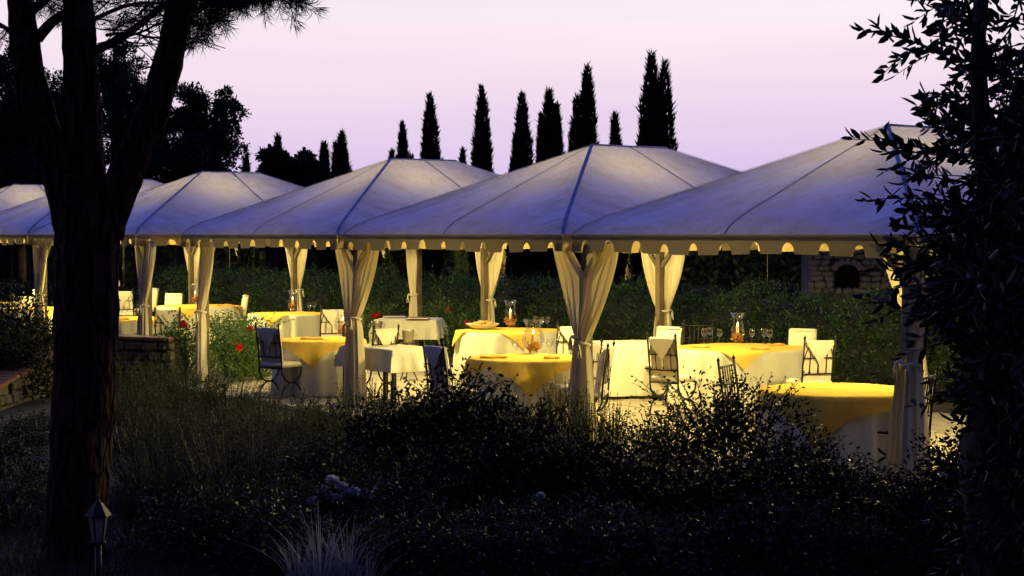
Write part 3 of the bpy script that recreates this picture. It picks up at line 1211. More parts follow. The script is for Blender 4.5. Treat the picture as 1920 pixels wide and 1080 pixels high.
def napkin(px, py, rz, label, l=.26, w=.12, m='napkin'):
    p = on_z(px, py, TOPZ)
    G = np.zeros((9, 5, 3))
    for i in range(9):
        for j in range(5):
            f, g = i / 8 - .5, j / 4 - .5
            G[i, j] = (f * l, g * w * (1 - .3 * abs(f)), .016 + .014 * (1 - abs(2 * g) ** 2) + .006 * math.sin(9 * f + 4 * g))
    b = MB().grid(G)
    G2 = G.copy()
    G2[:, :, 2] = .001
    b.grid(G2[:, ::-1])
    rim = [(0, j) for j in range(5)] + [(i, 4) for i in range(1, 9)] + [(8, j) for j in range(3, -1, -1)] + [(i, 0) for i in range(7, 0, -1)]
    n = len(rim)
    b.add([G[i, j] for i, j in rim] + [G2[i, j] for i, j in rim], [(k, (k + 1) % n, n + (k + 1) % n, n + k) for k in range(n)])
    o = b.build('napkin', m, None, True)
    o.location = (p.x, p.y, TOPZ)
    o.rotation_euler = (0, 0, rz)
    tag(o, label, 'napkin', 'folded napkins')


napkin(1312, 652, .2, 'folded orange napkin at the six-glass table beside the flapped chair')
napkin(1425, 655, -.1, 'folded orange napkin before the candle vase of the six-glass table')
napkin(1455, 648, .3, 'folded orange napkin behind the two end glasses', .24)
napkin(925, 671, .05, 'rolled orange napkin alone at the end of the three-glass table', .34, .09)
napkin(1035, 672, .1, 'dark folded napkin beside the wide vase', .2, .1)
napkin(1000, 622, .0, 'folded napkin between the glasses on the bread table', .24)
napkin(585, 636, .0, 'rolled napkin on the table beside the arched-leg chair', .34, .1)
napkin(420, 573, .2, 'folded napkin on the table above the rose bushes', .36, .16)
napkin(225, 599, .1, 'rolled napkin on the table behind the stone wall', .34, .1)

# bread dish
p = on_z(905, 617, TOPZ)
dish = empty('bread_dish', (p.x, p.y, TOPZ))
tag(dish, 'white cloth-lined dish heaped with bread rolls', 'dish')
MB().lathe([(.10, 0), (.20, .03), (.27, .085), (.275, .09), (.26, .09), (.18, .045), (.01, .04)], 28).build('dish', 'linen', dish, True)
for k in range(9):
    a = k * 2.4
    rr_ = .04 + .016 * k
    b = MB().lathe([(.002, -.028), (.035, -.022), (.052, 0), (.042, .022), (.015, .033), (.002, .034)], 10).build('bread_roll', 'bread', dish, True)
    b.location = (rr_ * math.cos(a), rr_ * math.sin(a), .085 + .02 * (k < 4))
    b.rotation_euler = (random.uniform(-.3, .3), random.uniform(-.3, .3), a)
    b.scale = (1.3, .9, 1)

# menus
for k, (x, y, rz) in enumerate(((739, 595, .15), (785, 598, -.1))):
    p = on_z(x, y, TOPZ)
    m_ = empty('menu', (p.x, p.y, TOPZ), rz)
    tag(m_, ('closed brown menu at the curtain side of the side table', 'closed brown menu under the straight back curtain, farther from the wine coolers')[k], 'menu', 'menus on the side table')
    MB().box((0, 0, .004), (.40, .30, .006), 0, .001).build('back_cover', 'menu', m_)
    MB().box((0, 0, .017), (.385, .288, .018), 0).build('pages', 'paper', m_)
    MB().box((0, 0, .030), (.40, .30, .006), 0, .001).build('front_cover', 'menu', m_)


# wine coolers on stands
def cooler(px, py, label):
    p = on_z(px, py, 0)
    r = empty('wine_cooler', (p.x, p.y, 0))
    tag(r, label, 'wine cooler', 'wine coolers on stands')
    bu = MB().lathe([(.001, .62), (.075, .62), (.08, .64), (.10, .80), (.108, .82), (.10, .82), (.07, .66), (.001, .65)], 18).build('bucket', 'steel', r, True)
    MB().tube([(.105, 0, .78), (.14, 0, .77), (.14, 0, .73), (.10, 0, .72)], .008, 6).build('handle', 'steel', bu, True)
    MB().tube([(-.105, 0, .78), (-.14, 0, .77), (-.14, 0, .73), (-.10, 0, .72)], .008, 6).build('handle', 'steel', bu, True)
    MB().tube([(.11 * math.cos(a), .11 * math.sin(a), .61) for a in [2 * PI * k / 16 for k in range(17)]], .009, 6, False).build('stand_ring', 'iron', r)
    MB().tube([(0, 0, .18), (0, 0, .62)], .012, 8).build('stem', 'iron', r)
    for k in range(3):
        a = 2 * PI * k / 3 + .4
        MB().tube([(0, 0, .22), (.10 * math.cos(a), .10 * math.sin(a), .14), (.16 * math.cos(a), .16 * math.sin(a), .012)], .010, 6).build('leg', 'iron', r, True)


cooler(765, 715, 'metal wine cooler on a stand beside the cloth-flap chair')
cooler(707, 690, 'metal wine cooler on a stand half behind the tied curtain')

# small floodlights on two front posts
for s, lab in ((W, 'small dark floodlight clamped to the post at the widest tied curtain'), (2 * W, 'small dark floodlight clamped to the post by the rectangular table')):
    p = row(s - .16, .33, 2.17)
    r = empty('floodlight', p, ROW_ANGLE)
    tag(r, lab, 'floodlight', 'small floodlights on posts')
    MB().lathe([(.001, -.07), (.03, -.07), (.038, -.05), (.045, .05), (.05, .06), (.044, .06), (.04, .045), (.001, .045)], 12).build('housing', 'black_metal', r, True).rotation_euler = (.5, .3, 0)
    MB().tube([(0, 0, .0), (.06, 0, .04), (.13, -.02, .04)], .009, 6).build('bracket', 'black_metal', r)


# ground spotlights
def spot(p, target, watts, label, size=1.0):
    r = empty('ground_spotlight', p)
    tag(r, label, 'spotlight', 'ground spotlights')
    MB().lathe([(.001, 0), (.05, 0), (.055, .01), (.055, .05), (.06, .06), (.048, .06), (.045, .045)], 14).build('housing', 'black_metal', r, True)
    MB().lathe([(.046, .048), (.001, .05)], 14).build('lens', 'spot_lens', r)
    ld = bpy.data.lights.new('spot_beam', 'SPOT')
    ld.energy = watts
    ld.color = (1, .80, .42)
    ld.spot_size = 1.9
    ld.spot_blend = .6
    ld.shadow_soft_size = .03
    lo = bpy.data.objects.new('spot_beam', ld)
    COL.objects.link(lo)
    lo.parent = r
    lo.location = (0, 0, .07)
    lo.rotation_euler = (Vector(target) - Vector(p)).to_track_quat('-Z', 'Y').to_euler()
    return r


pr_ = on_z(416, 727, 0)
spot(pr_, pr_ + Vector((.35, 1.2, .45)), 28, 'lit ground spotlight at the foot of the single front curtain')
pq = on_z(352, 712, 0)
spot(pq + Vector((0, 0.6, 0)), pq + Vector((.1, 1.9, .6)), 16, 'ground spotlight hidden among the roses by the stone wall')

# ================================================================== WALLS AND BUILDING
def rock(w, d, h, rr):
    m = MB().box((0, 0, 0), (w, d, h), 0, min(w, d, h) * .28)
    for a in m.v:
        for k in range(len(a)):
            a[k] *= [1 + rr.uniform(-.14, .14) for _ in range(3)]
    return m


def stone_wall(a, b, h0, h1, thick, label, seed, stone_h=.16):
    """dry stone wall from a to b (plan), stones and coping bricks one by one"""
    d = b - a
    L = d.length
    d = d.normalized()
    n = Vector((-d.y, d.x, 0))
    rz = math.atan2(d.y, d.x)
    root = empty('stone_wall', a, rz)
    tag(root, label, 'wall')
    core = MB()
    m = thick / 2 - .035
    core.add([(0, -m, -.3), (L, -m, -.3), (L, m, -.3), (0, m, -.3), (0, -m, h0 - .06), (L, -m, h1 - .06), (L, m, h1 - .06), (0, m, h0 - .06)],
             [(3, 2, 1, 0), (4, 5, 6, 7), (0, 1, 5, 4), (1, 2, 6, 5), (2, 3, 7, 6), (3, 0, 4, 7)])
    core.build('mortar_core', 'mortar', root)
    rr = random.Random(seed)
    rows_ = max(1, int(max(h0, h1) / stone_h))
    for side in (-1, 1):
        for k in range(rows_):
            x = -rr.uniform(0, .1)
            while x < L:
                w = rr.uniform(.16, .36)
                if x + w > L + .05:
                    w = L + .05 - x
                zc = (k + .5) * stone_h
                top = h0 + (h1 - h0) * (x + w / 2) / L - .05
                if zc + stone_h * .4 < top and w > .08:
                    so = rock(w - .01, .12, stone_h * rr.uniform(.86, 1.02), rr).build('stone', 'stone', root)
                    so.location = (x + w / 2, side * (thick / 2 - .04 + rr.uniform(-.012, .018)), zc)
                    so.rotation_euler = (0, rr.uniform(-.06, .06), 0)
                x += w
    x = 0
    while x < L:
        w = .25
        f = (x + w / 2) / L
        zt = h0 + (h1 - h0) * f
        o = MB().box((0, 0, 0), (w - .014, thick + .06, .055), 0, .008).build('coping_brick', 'brick', root)
        o.location = (x + w / 2, rr.uniform(-.008, .008), zt - .02)
        o.rotation_euler = (0, -math.atan2(h1 - h0, L), rr.uniform(-.02, .02))
        x += w
    return root


wa = on_z(332, 716, 0)
wb = at_d(150, 700, wa.y + .9)
wb.z = 0
stone_wall(wb, wa, .70, .70, .34, 'low stone garden wall with brick coping beside the rose bushes', 3)
wc = on_z(-40, 770, 0)
stone_wall(wc, Vector((wb.x + .05, wb.y + .05, 0)), .28, .70, .32, 'sloping stone garden wall with brick coping running past the pine trunk', 4)

# the rubble-stone house behind the hedge
hp = at_d(1520, 520, 41)
house = empty('stone_house', (hp.x, hp.y, 0), -.12)
tag(house, 'rubble stone house with a dark arched opening behind the hedge', 'house')
HW, HH, HT = 8.0, 2.9, .5
ox, ow, oz, oh = .58, .60, 1.0, .62         # opening: left edge, width, sill, height to spring
core = MB()
core.box((HW / 2, 3.0, HH / 2 - .1), (HW - .1, 5.0, HH), 0)
core.build('rear_body', 'mortar', house)
rr = random.Random(11)
for (x0, x1, z0, z1) in ((0, ox, 0, HH), (ox + ow, HW, 0, HH), (ox, ox + ow, 0, oz), (ox, ox + ow, oz + oh + .12, HH)):
    MB().box(((x0 + x1) / 2, .27, (z0 + z1) / 2), (x1 - x0, .38, z1 - z0), 0).build('wall', 'mortar', house)
MB().box((ox + ow / 2, .44, oz + oh / 2), (ow - .01, .02, oh + .2), 0).build('shade_panel', 'void', house)  # near-black panel painted as the shade behind the arched opening
z = .9
stones = 0
while z < HH:
    hgt = rr.uniform(.09, .19)
    x = rr.uniform(-.1, 0)
    while x < 4.6:
        w = rr.uniform(.14, .34)
        cx, cz = x + w / 2, z + hgt / 2
        if not (ox - .02 < cx + w * .4 and cx - w * .4 < ox + ow + .02 and oz - .03 < cz < oz + oh + .10) and stones < 290:
            o = rock(w * rr.uniform(.85, 1.1), .16, hgt * rr.uniform(.8, 1.15), rr).build('stone', 'stone_light', house)
            o.location = (cx, .075 + rr.uniform(-.02, .02), cz)
            o.rotation_euler = (rr.uniform(-.15, .15), rr.uniform(-.22, .22), rr.uniform(-.15, .15))
            stones += 1
        x += w
    z += hgt
for k in range(7):
    a = PI * (k + .5) / 7
    o = MB().box((0, 0, 0), (.12, .2, .16), 0, .02).build('arch_stone', 'stone_light', house)
    o.location = (ox + ow / 2 - math.cos(a) * (ow / 2 + .02), .02, oz + oh * .78 + math.sin(a) * .20)
    o.rotation_euler = (0, a - PI / 2, 0)
rf = MB()
rf.add([(-.3, -.4, HH - .05), (HW + .3, -.4, HH - .05), (HW + .3, 3, HH + .8), (-.3, 3, HH + .8), (HW + .3, 6, HH - .05), (-.3, 6, HH - .05),
        (-.3, -.4, HH - .15), (HW + .3, -.4, HH - .15), (HW + .3, 6, HH - .15), (-.3, 6, HH - .15)],
       [(0, 1, 2, 3), (3, 2, 4, 5), (0, 6, 7, 1), (6, 9, 8, 7), (5, 4, 8, 9), (1, 7, 8, 4, 2), (0, 3, 5, 9, 6)])
rf.build('roof', 'tile', house)
pl = hp + Vector((1.2, -2.2, 0))
spot(Vector((pl.x, pl.y, 0)), hp + Vector((1.1, .3, 1.7)), 16, 'ground spotlight washing the rubble stone house behind the hedge')

# ------------------------------------------------------------------ the second row of marquees beyond the hedge
FAR_O = Vector((-16.0, 64.0, 0))


def far_row(s, t, z=0.0):
    return FAR_O + Vector((s * 1.04, t, z))


for k in range(5):
    marquee(k * W, 20 + k, .06, .06, 'distant white marquee in the garden beyond the hedge', [(0, .277, 'lr'), (W, .277, 'lr')] if k == 0 else [(W, .277, 'lr')], to_world=far_row, group='marquees beyond the hedge', with_added_lamp=True, simple=True)
FG = 'curtains beyond the hedge'
for k, px in enumerate((455, 728, 965, 940, 1182)):
    q = at_d(px, 500, 64.4 if k > 2 else 69.6)
    b = Vector((q.x, q.y, 0))
    for sx in (1, -1):
        curtain(b, Vector((sx, 0, 0)), Vector((0, -1, 0)), .40, 'far tied curtain beyond the hedge', FG, seed=80 + k * 2 + sx, inner_top=.05)
for px in (968, 1055):
    q = on_z(px, 518, TZ)
    rect_table(Vector((q.x, q.y, 0)), 1.3, .8, 0, 'far white table glimpsed over the hedge', 'white cloth on the far table glimpsed over the hedge', .22, px)
for px in (955, 998):
    q = on_z(px, 520, TZ)
    chair(0, 0, None, 'far iron chair glimpsed over the hedge', ang=.2, cushioned=False, pos=Vector((q.x, q.y - .9, 0)), group='far chairs beyond the hedge')

# ================================================================== HEDGE
def hedge(s0, s1, t0, width, h, n, label):
    L = s1 - s0
    root = empty('hedge', row(s0, t0), ROW_ANGLE)
    tag(root, label, 'hedge')
    nb = 60

    def top(s):
        return h + .10 * np.sin(s * 2.1) + .07 * np.sin(s * 4.7 + 1) + .05 * np.sin(s * 9.3 + 2)
    G = []
    for i in range(nb + 1):
        s = L * i / nb
        t = float(top(np.array(s)))
        G.append([(s, width * .36, 0), (s, width * .34, t * .55), (s, width * .22, t * .82), (s, 0, t * .88), (s, -width * .22, t * .82), (s, -width * .34, t * .55), (s, -width * .36, 0)])
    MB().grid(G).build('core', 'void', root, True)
    MB().tube([(0, 0, 0), (0, 0, h * .7)], .03, 6).build('stem', 'bark', root)
    s = rng.uniform(0, L, n)
    ang = rng.uniform(-.15, PI + .15, n)
    hh = top(s)
    # sprays: leaves on short upright shoots over the face and top
    y = np.cos(ang) * width * .5
    z = np.clip(np.abs(np.sin(ang)), 0, 1) ** .7 * hh * .93
    z = np.where(rng.uniform(size=n) < .45, rng.uniform(.05, 1, n) * hh * .9, z)
    y = np.where(z < hh * .75, np.sign(y) * width * (.44 + .10 * rng.uniform(size=n) + .10 * np.sin(s * 3 + z * 4)), y)
    lump = .11 * np.sin(s * 5.1 + 2 * np.sin(z * 4)) * np.sin(z * 6 + s * 1.7) + .08 * np.sin(s * 11 + z * 9)
    P = np.stack([s, y + np.sign(y) * lump, z], 1) + rng.normal(size=(n, 3)) * .04
    out = np.stack([rng.normal(size=n) * .7, np.sign(y) * .8 + rng.normal(size=n) * .3, .35 + rng.uniform(size=n) * .6], 1)
    chunks = []
    for k in range(4):
        off = out / np.linalg.norm(out, axis=1, keepdims=True) * (.045 * k)
        dirs = out + rng.normal(size=(n, 3)) * .55
        chunks.append(leaf_arrays(P + off, dirs, rng.uniform(.04, .075, n), rng.uniform(.02, .036, n), rng))
    # tall shoots that break the top line
    m = int(L * 15)
    s2 = rng.uniform(0, L, m)
    for k in range(12):
        lean = np.sin(s2 * 37) * .5
        P2 = np.stack([s2 + lean * .03 * k, np.cos(s2 * 53) * width * .3 + 0 * s2, top(s2) * .9 + .017 * k * (1 + .8 * np.sin(s2 * 91))], 1)
        d2 = np.stack([rng.normal(size=m), rng.normal(size=m), .9 + 0 * s2], 1)
        chunks.append(leaf_arrays(P2, d2, .085 - .003 * k, .024, rng))
    link('foliage', leaf_mesh('hedge_foliage', chunks, 'hedge'), root)


hedge(3.0, 33.0, 7.75, 1.1, 1.40, 26000, 'long clipped green hedge behind the marquees')

# ================================================================== TREES
def limb(pts, r0, r1, sides=8, seed=0, rough=.08):
    """tapered tube through pts, resampled smooth"""
    pts = [Vector(p) for p in pts]
    out = []
    n = len(pts)
    for i in range(n - 1):
        p0, p1, p2, p3 = pts[max(i - 1, 0)], pts[i], pts[i + 1], pts[min(i + 2, n - 1)]
        for k in range(6):
            t = k / 6
            out.append(.5 * ((2 * p1) + (p2 - p0) * t + (2 * p0 - 5 * p1 + 4 * p2 - p3) * t * t + (3 * p1 - p0 - 3 * p2 + p3) * t ** 3))
    out.append(pts[-1])
    rad = [r0 + (r1 - r0) * (i / (len(out) - 1)) for i in range(len(out))]
    rr = random.Random(seed)
    ph = [rr.uniform(0, 6) for _ in range(4)]

    def nz(i, th):
        return rough * (math.sin(9 * th + ph[0] + .35 * math.sin(i * .8)) * .5 + math.sin(5 * th + ph[1] + i * .15) * .5 + .6 * math.sin(i * .9 + ph[2] + 2 * th) + .4 * math.sin(i * 2.3 + 3 * th))
    return out, rad, nz


def rel(p, base):
    return Vector(p) - base


# ---- the forked pine in the foreground
PD = 12.35
pb = on_z(140, 1032, -.04)
pb.z = 0
pine = empty('pine_tree', pb)
tag(pine, 'tall pine with a dark trunk forking into three limbs', 'tree')


def pp(x, y, dd=0.0):
    return at_d(x, y, PD + dd) - pb


def limb_obj(name, pts, r0, r1, parent, sides=14, seed=0, rough=.07, mat='bark_pine'):
    o, r, nz = limb(pts, r0, r1, seed=seed, rough=rough)
    return MB().tube(o, r, sides, True, nz).build(name, mat, parent, True)


tr_pts = [pp(136, 1060), pp(138, 1000), pp(146, 900), pp(157, 750), pp(162, 600), pp(164, 480), pp(168, 400), pp(172, 330)]
o_, r_, nz_ = limb(tr_pts, .215, .235, seed=1, rough=.05)
r_ = [r * (1.18 if i < 2 else 1.08 if i < 4 else 1.0) for i, r in enumerate(r_)]
trunk = MB().tube(o_, r_, 40, True, nz_).build('trunk', 'bark_pine', pine, True)
l1 = [pp(142, 440), pp(112, 330), pp(78, 235), pp(55, 140), pp(42, 40), pp(30, -80), pp(-30, -300, .4), pp(-110, -480, .8)]
l2 = [pp(162, 430, .05), pp(158, 320, .05), pp(154, 200), pp(149, 90), pp(146, -10), pp(150, -160, -.3), pp(170, -420, -.8)]
l3 = [pp(195, 440), pp(232, 335), pp(275, 240), pp(307, 150), pp(328, 60), pp(342, -20), pp(375, -150, -.2), pp(440, -380, -.6)]
limb_obj('limb', l1, .145, .07, pine, 20, 2)
limb_obj('limb', l2, .165, .08, pine, 20, 3)
limb_obj('limb', l3, .135, .07, pine, 20, 4)
branches = [([pp(70, 72), pp(105, 35), pp(160, 5, .3), pp(230, -60, .7)], .045, .02), ([pp(165, 100), pp(225, 72, .2), pp(275, 35, .4), pp(330, -8, .7), pp(420, -60, 1.0)], .038, .015),
            ([pp(180, 34, .1), pp(240, 10, .3), pp(300, 6, .5), pp(350, 20, .8)], .018, .006), ([pp(200, 66, .2), pp(240, 62, .4), pp(290, 70, .5), pp(330, 64, .6)], .014, .004),
            ([pp(60, 20), pp(100, -20, -.3), pp(200, -90, -.8)], .03, .012), ([pp(335, 20), pp(400, -20, -.2), pp(480, -35, -.3), pp(545, -22, -.3)], .035, .012),
            ([pp(344, -30), pp(420, -50, .3), pp(500, -60, .5), pp(600, -70, .7)], .035, .012), ([pp(330, 60), pp(352, 45, .2), pp(372, 50, .4)], .014, .005),
            ([pp(45, 100), pp(20, 60, .3), pp(-30, 30, .5)], .03, .01), ([pp(42, 40), pp(80, 10, .4), pp(110, -30, .7)], .02, .008), ([pp(225, 72, .2), pp(265, 60, .3), pp(310, 40, .4), pp(350, 44, .5)], .012, .004)]
tips = []
for k, (pts, r0, r1) in enumerate(branches):
    limb_obj('branch', pts, r0, r1, pine, 7, 10 + k, .03)
    tips.append(pts)
# twigs and needle tufts
rp = np.random.default_rng(21)
tuft_c, tuft_d = [], []
tw = MB()


def add_twigs(a, b, n, spread, droop=0.0):
    for _ in range(n):
        t = rp.uniform(.1, 1)
        p = a.lerp(b, t)
        d = Vector((rp.normal(), rp.normal() * .8, rp.normal() * .5 - droop)).normalized()
        e = p + d * spread * rp.uniform(.4, 1.1)
        m_ = p.lerp(e, .5) + Vector((rp.normal() * .03, rp.normal() * .03, -.02))
        tw.tube([p, m_, e], [.006, .005, .003], 4, False)
        for k in range(3):
            tuft_c.append(m_.lerp(e, .4 + .3 * k))
            tuft_d.append((e - p).normalized())


for k in (5, 6):
    pts = tips[k]
    for i in range(len(pts) - 1):
        add_twigs(pts[i], pts[i + 1], 26, .30)
for k in (0, 1, 4, 8, 9, 2):
    pts = tips[k]
    for i in range(1, len(pts) - 1):
        add_twigs(pts[i], pts[i + 1], 9, .35)
for (x, y, n) in ((392, 20, 16), (380, 60, 12), (372, 88, 7), (430, 12, 14), (470, 8, 14), (510, 4, 12), (540, -4, 8), (372, 30, 10)):
    c = pp(x, y, .3)
    add_twigs(c + Vector((-.05, 0, .08)), c + Vector((.05, 0, .05)), n, .17, .1)
# bare hanging twigs between the limbs
for _ in range(46):
    a = pp(rp.uniform(205, 335), rp.uniform(-20, 90), rp.uniform(.2, 1))
    b = a + Vector((rp.uniform(-.35, .45), rp.uniform(-.2, .2), rp.uniform(-.30, .12)))
    m_ = a.lerp(b, .5) + Vector((0, 0, rp.uniform(-.06, .06)))
    tw.tube([a, m_, b], [.006, .0045, .003], 4, False)
# the crown spreading overhead
for _ in range(620):
    ang, rad = rp.uniform(0, 2 * PI), 4.6 * math.sqrt(rp.uniform(0, 1))
    p = pp(190, -420, 0) + Vector((rad * math.cos(ang), rad * math.sin(ang), 0))
    p.z = 5.1 + 2.4 * (1 - (rad / 4.8) ** 2) + rp.uniform(-.5, .5)
    a = p + Vector((rp.normal() * .2, rp.normal() * .2, -.25))
    tw.tube([a, p], [.010, .004], 4, False)
    for k in range(4):
        tuft_c.append(p + Vector((rp.normal(), rp.normal(), rp.normal() * .5)) * .16)
        tuft_d.append(Vector((rp.normal() * .6, rp.normal() * .6, .8)).normalized())
tw.build('twigs', 'bark', pine)
tc = np.array([tuple(v) for v in tuft_c])
td = np.array([tuple(v) for v in tuft_d])
ch_ = []
for k in range(20):
    dirs = td * 1.0 + rp.normal(size=tc.shape) * .85
    ch_.append(leaf_arrays(tc + rp.normal(size=tc.shape) * .015, dirs, rp.uniform(.08, .14, len(tc)), .0055, rp, 0))
tag(link('needles', leaf_mesh('needles', ch_, 'needle'), pine), kind='stuff')


# ---- cypresses on the rise behind
def cypress_mesh(h, r, tops, seed):
    rg = np.random.default_rng(seed)
    chunks = []
    ex = MB()
    for (dx, hk, rk) in tops:
        n = int(9000 * hk)
        t = rg.beta(1.1, 1.5, n)
        prof_ = np.interp(t, [0, .08, .25, .5, .75, .92, 1], [.55, .85, 1, .86, .55, .22, .03]) * r * rk
        th = rg.uniform(0, 2 * PI, n)
        lump = 1 + .16 * np.sin(3 * th + 9 * t + seed * 2) + .13 * np.sin(5 * th - 21 * t + seed) + .11 * np.sin(2 * th + 37 * t + seed * 3) * (1.3 - t)
        rad = prof_ * lump * rg.uniform(.72, 1.02, n)
        P = np.stack([dx * t ** .5 + rad * np.cos(th), rad * np.sin(th), t * h * hk], 1)
        d = np.stack([np.cos(th) * .35, np.sin(th) * .35, np.ones(n)], 1) + rg.normal(size=(n, 3)) * .22
        chunks.append(leaf_arrays(P, d, rg.uniform(.14, .34, n), rg.uniform(.03, .06, n), rg, .1))
        ex.lathe([(max(.01, v * r * rk * .80), tt * h * hk * .97) for tt, v in ((0, .5), (.08, .82), (.25, .97), (.5, .82), (.75, .5), (.92, .17), (1, .01))], 9, (dx * .75, 0, 0))
    return leaf_mesh('cypress_crown', chunks, 'cypress', ex)


def cypress(px, ytop, half_px, dist, label, tops=((0, 1, 1),), seed=0):
    top = at_d(px, ytop, dist)
    gz = ground_z(top.x, dist)
    h = top.z - gz
    root = empty('cypress_tree', (top.x, dist, gz))
    tag(root, label, 'tree', 'cypresses on the skyline')
    MB().tube([(0, 0, -.3), (0, 0, h * .5)], [.16, .06], 7).build('trunk', 'bark', root, True)
    c = link('crown', cypress_mesh(h - .25, half_px / F_PX * dist, tops, seed), root, (0, 0, .25))
    c.rotation_euler = (0, math.sin(seed * 2.7) * .018, 0)


CY = 'dark cypress '
cypress(460, 298, 11, 66, CY + 'with a low tip beside the broad-leaved copse', seed=1)
cypress(525, 258, 16, 64, CY + 'rising inside the broad-leaved copse', seed=2)
cypress(603, 270, 17, 65, CY + 'at the outer edge of the broad-leaved copse', seed=3)
cypress(646, 252, 20, 63, CY + 'with a blunt tip standing just clear of the copse', ((0, 1, 1), (-.22, .93, .8)), 4)
cypress(731, 286, 7, 68, CY + 'tip barely showing above a marquee ridge', seed=5)
cypress(757, 233, 18, 66, CY + 'with three separate points', ((0, 1, .8), (-.32, .78, .6), (.34, .8, .6)), 6)
cypress(806, 182, 24, 64, CY + 'with one small side point low on its flank', ((0, 1, 1), (.35, .62, .6)), 7)
cypress(866, 282, 8, 70, CY + 'tiny one between two tall slim cypresses', seed=8)
cypress(908, 166, 23, 62, CY + 'smooth and slim with a single needle tip', seed=9)
cypress(973, 180, 26, 62, CY + 'with a loose ragged base and single tip', seed=10)
cypress(1036, 172, 28, 62, CY + 'with a ragged three-pronged top', ((0, 1, 1), (.28, .93, .6), (-.3, .88, .6)), 11)
cypress(1095, 124, 30, 60, CY + 'tall with a double top', ((0, 1, .95), (-.36, .86, .75)), 12)
cypress(1156, 216, 17, 64, CY + 'short between the two tallest cypresses', seed=13)
cypress(1221, 102, 36, 58, CY + 'tallest and broadest with twin tips', ((0, 1, .95), (.46, .965, .85)), 14)


# ---- broad-leaved trees
def broad_tree(px, ytop, dist, rx_px, ybot, label, seed, n=14000, leaf=.16, group='broad-leaved trees behind the marquees', clumps=26, mat='oak'):
    rg = np.random.default_rng(seed)
    top = at_d(px, ytop, dist)
    bot = at_d(px, ybot, dist)
    gz = ground_z(top.x, dist)
    root = empty('broad_tree', (top.x, dist, gz))
    tag(root, label, 'tree', group)
    cz, rz_, rx = (top.z + bot.z) / 2 - gz, (top.z - bot.z) / 2, rx_px / F_PX * dist
    th = rg.uniform(0, 2 * PI, clumps)
    ph = np.arccos(rg.uniform(-1, 1, clumps))
    q = rg.uniform(.30, .92, clumps)
    C = np.stack([rx * q * np.sin(ph) * np.cos(th), rx * q * np.sin(ph) * np.sin(th), cz + rz_ * q * np.cos(ph)], 1)
    R = rg.uniform(.55, 1.15, clumps) * min(rx, rz_) * .30 * (30 / clumps) ** .33
    tk = MB()
    tk.tube([(0, 0, -.4), (.05, 0, cz * .35), (0, .05, cz * .8), (0, 0, cz * 1.2)], [.32, .24, .17, .06], 9, True)
    for k in range(clumps):
        a = Vector((0, 0, max(.8, min(C[k, 2] * .72, cz * 1.15))))
        e = Vector(C[k])
        m_ = a.lerp(e, .5) + Vector((0, 0, .12 * rz_))
        tk.tube([a, m_, e], [.09, .05, .015], 5, False)
    tk.build('trunk', 'bark', root, True)
    idx = rg.integers(0, clumps, n)
    d = sphere_dirs(n, rg)
    rad = R[idx][:, None] * rg.uniform(.45, 1.08, (n, 1)) * (1 + .22 * np.sin(d[:, :1] * 5 + idx[:, None]) + .18 * np.sin(d[:, 1:2] * 7))
    P = C[idx] + d * rad * np.array([1.15, 1.15, .8])
    dirs = d + rg.normal(size=(n, 3)) * .8 + np.array([0, 0, .3])
    link('crown', leaf_mesh('crown', [leaf_arrays(P, dirs, rg.uniform(leaf * .6, leaf * 1.2, n), rg.uniform(leaf * .35, leaf * .6, n), rg)], mat), root)


BT = 'dark broad-leaved tree '
broad_tree(385, 150, 60, 78, 345, BT + 'rounded, standing right of the forked pine limb', 31, 15314, .15, clumps=74)
broad_tree(262, 92, 61, 95, 360, BT + 'showing through the fork of the pine', 32, 20026, .15, clumps=96)
broad_tree(120, 110, 62, 95, 370, BT + 'behind the pine trunk', 33, 15314, .15, clumps=83)
broad_tree(5, 130, 59, 90, 380, BT + 'filling the sky beyond the pine limb', 34, 15314, .15, clumps=83)
broad_tree(215, 60, 64, 60, 250, BT + 'with an open airy crown between the pine limbs', 39, 7440, .15, clumps=40)
broad_tree(30, 40, 66, 80, 260, BT + 'with an open airy crown beyond the outer pine limb', 40, 7440, .15, clumps=40)
broad_tree(340, 235, 58, 110, 400, BT + 'low and wide above the marquee roofs', 35, 11780, .15, clumps=66)
broad_tree(60, 255, 58, 120, 400, BT + 'low and wide behind the far marquees', 36, 10602, .15, clumps=66)
broad_tree(505, 268, 60, 36, 370, 'broad-leaved tree of the small copse with a cypress growing inside', 37, 9000, .18, 'copse trees', 18)
broad_tree(570, 272, 61, 42, 375, 'broad-leaved tree of the small copse at the marquee valley', 38, 10000, .18, 'copse trees', 18)

# far woodland behind everything: one mass
rg = np.random.default_rng(44)
n = 60000
wx = rg.uniform(-62, 62, n)
wy = 78 + rg.uniform(-4, 4, n) + .002 * wx ** 2
hgt = 2.9 + .7 * np.sin(wx * .31) + .5 * np.sin(wx * .83 + 1) + .4 * np.sin(wx * 1.9)
hgt = hgt + np.where(wx < -14, 1.6, 0) + np.where(wx > 20, np.minimum(4, (wx - 20) * .4), 0)
wz = hgt * rg.uniform(0, 1, n) ** .6
core = MB().grid([[(x, 79 + .002 * x * x, -.5), (x, 79 + .002 * x * x, 2.0 + .4 * math.sin(x * .31))] for x in range(-64, 66, 2)])
wo = link('woodland', leaf_mesh('woodland', [leaf_arrays(np.stack([wx, wy, wz], 1), sphere_dirs(n, rg) + np.array([0, 0, .4]), rg.uniform(.25, .55, n), rg.uniform(.12, .25, n), rg)], 'oak', core))
tag(wo, 'dark belt of woodland beyond the garden', 'woodland', kind='stuff')
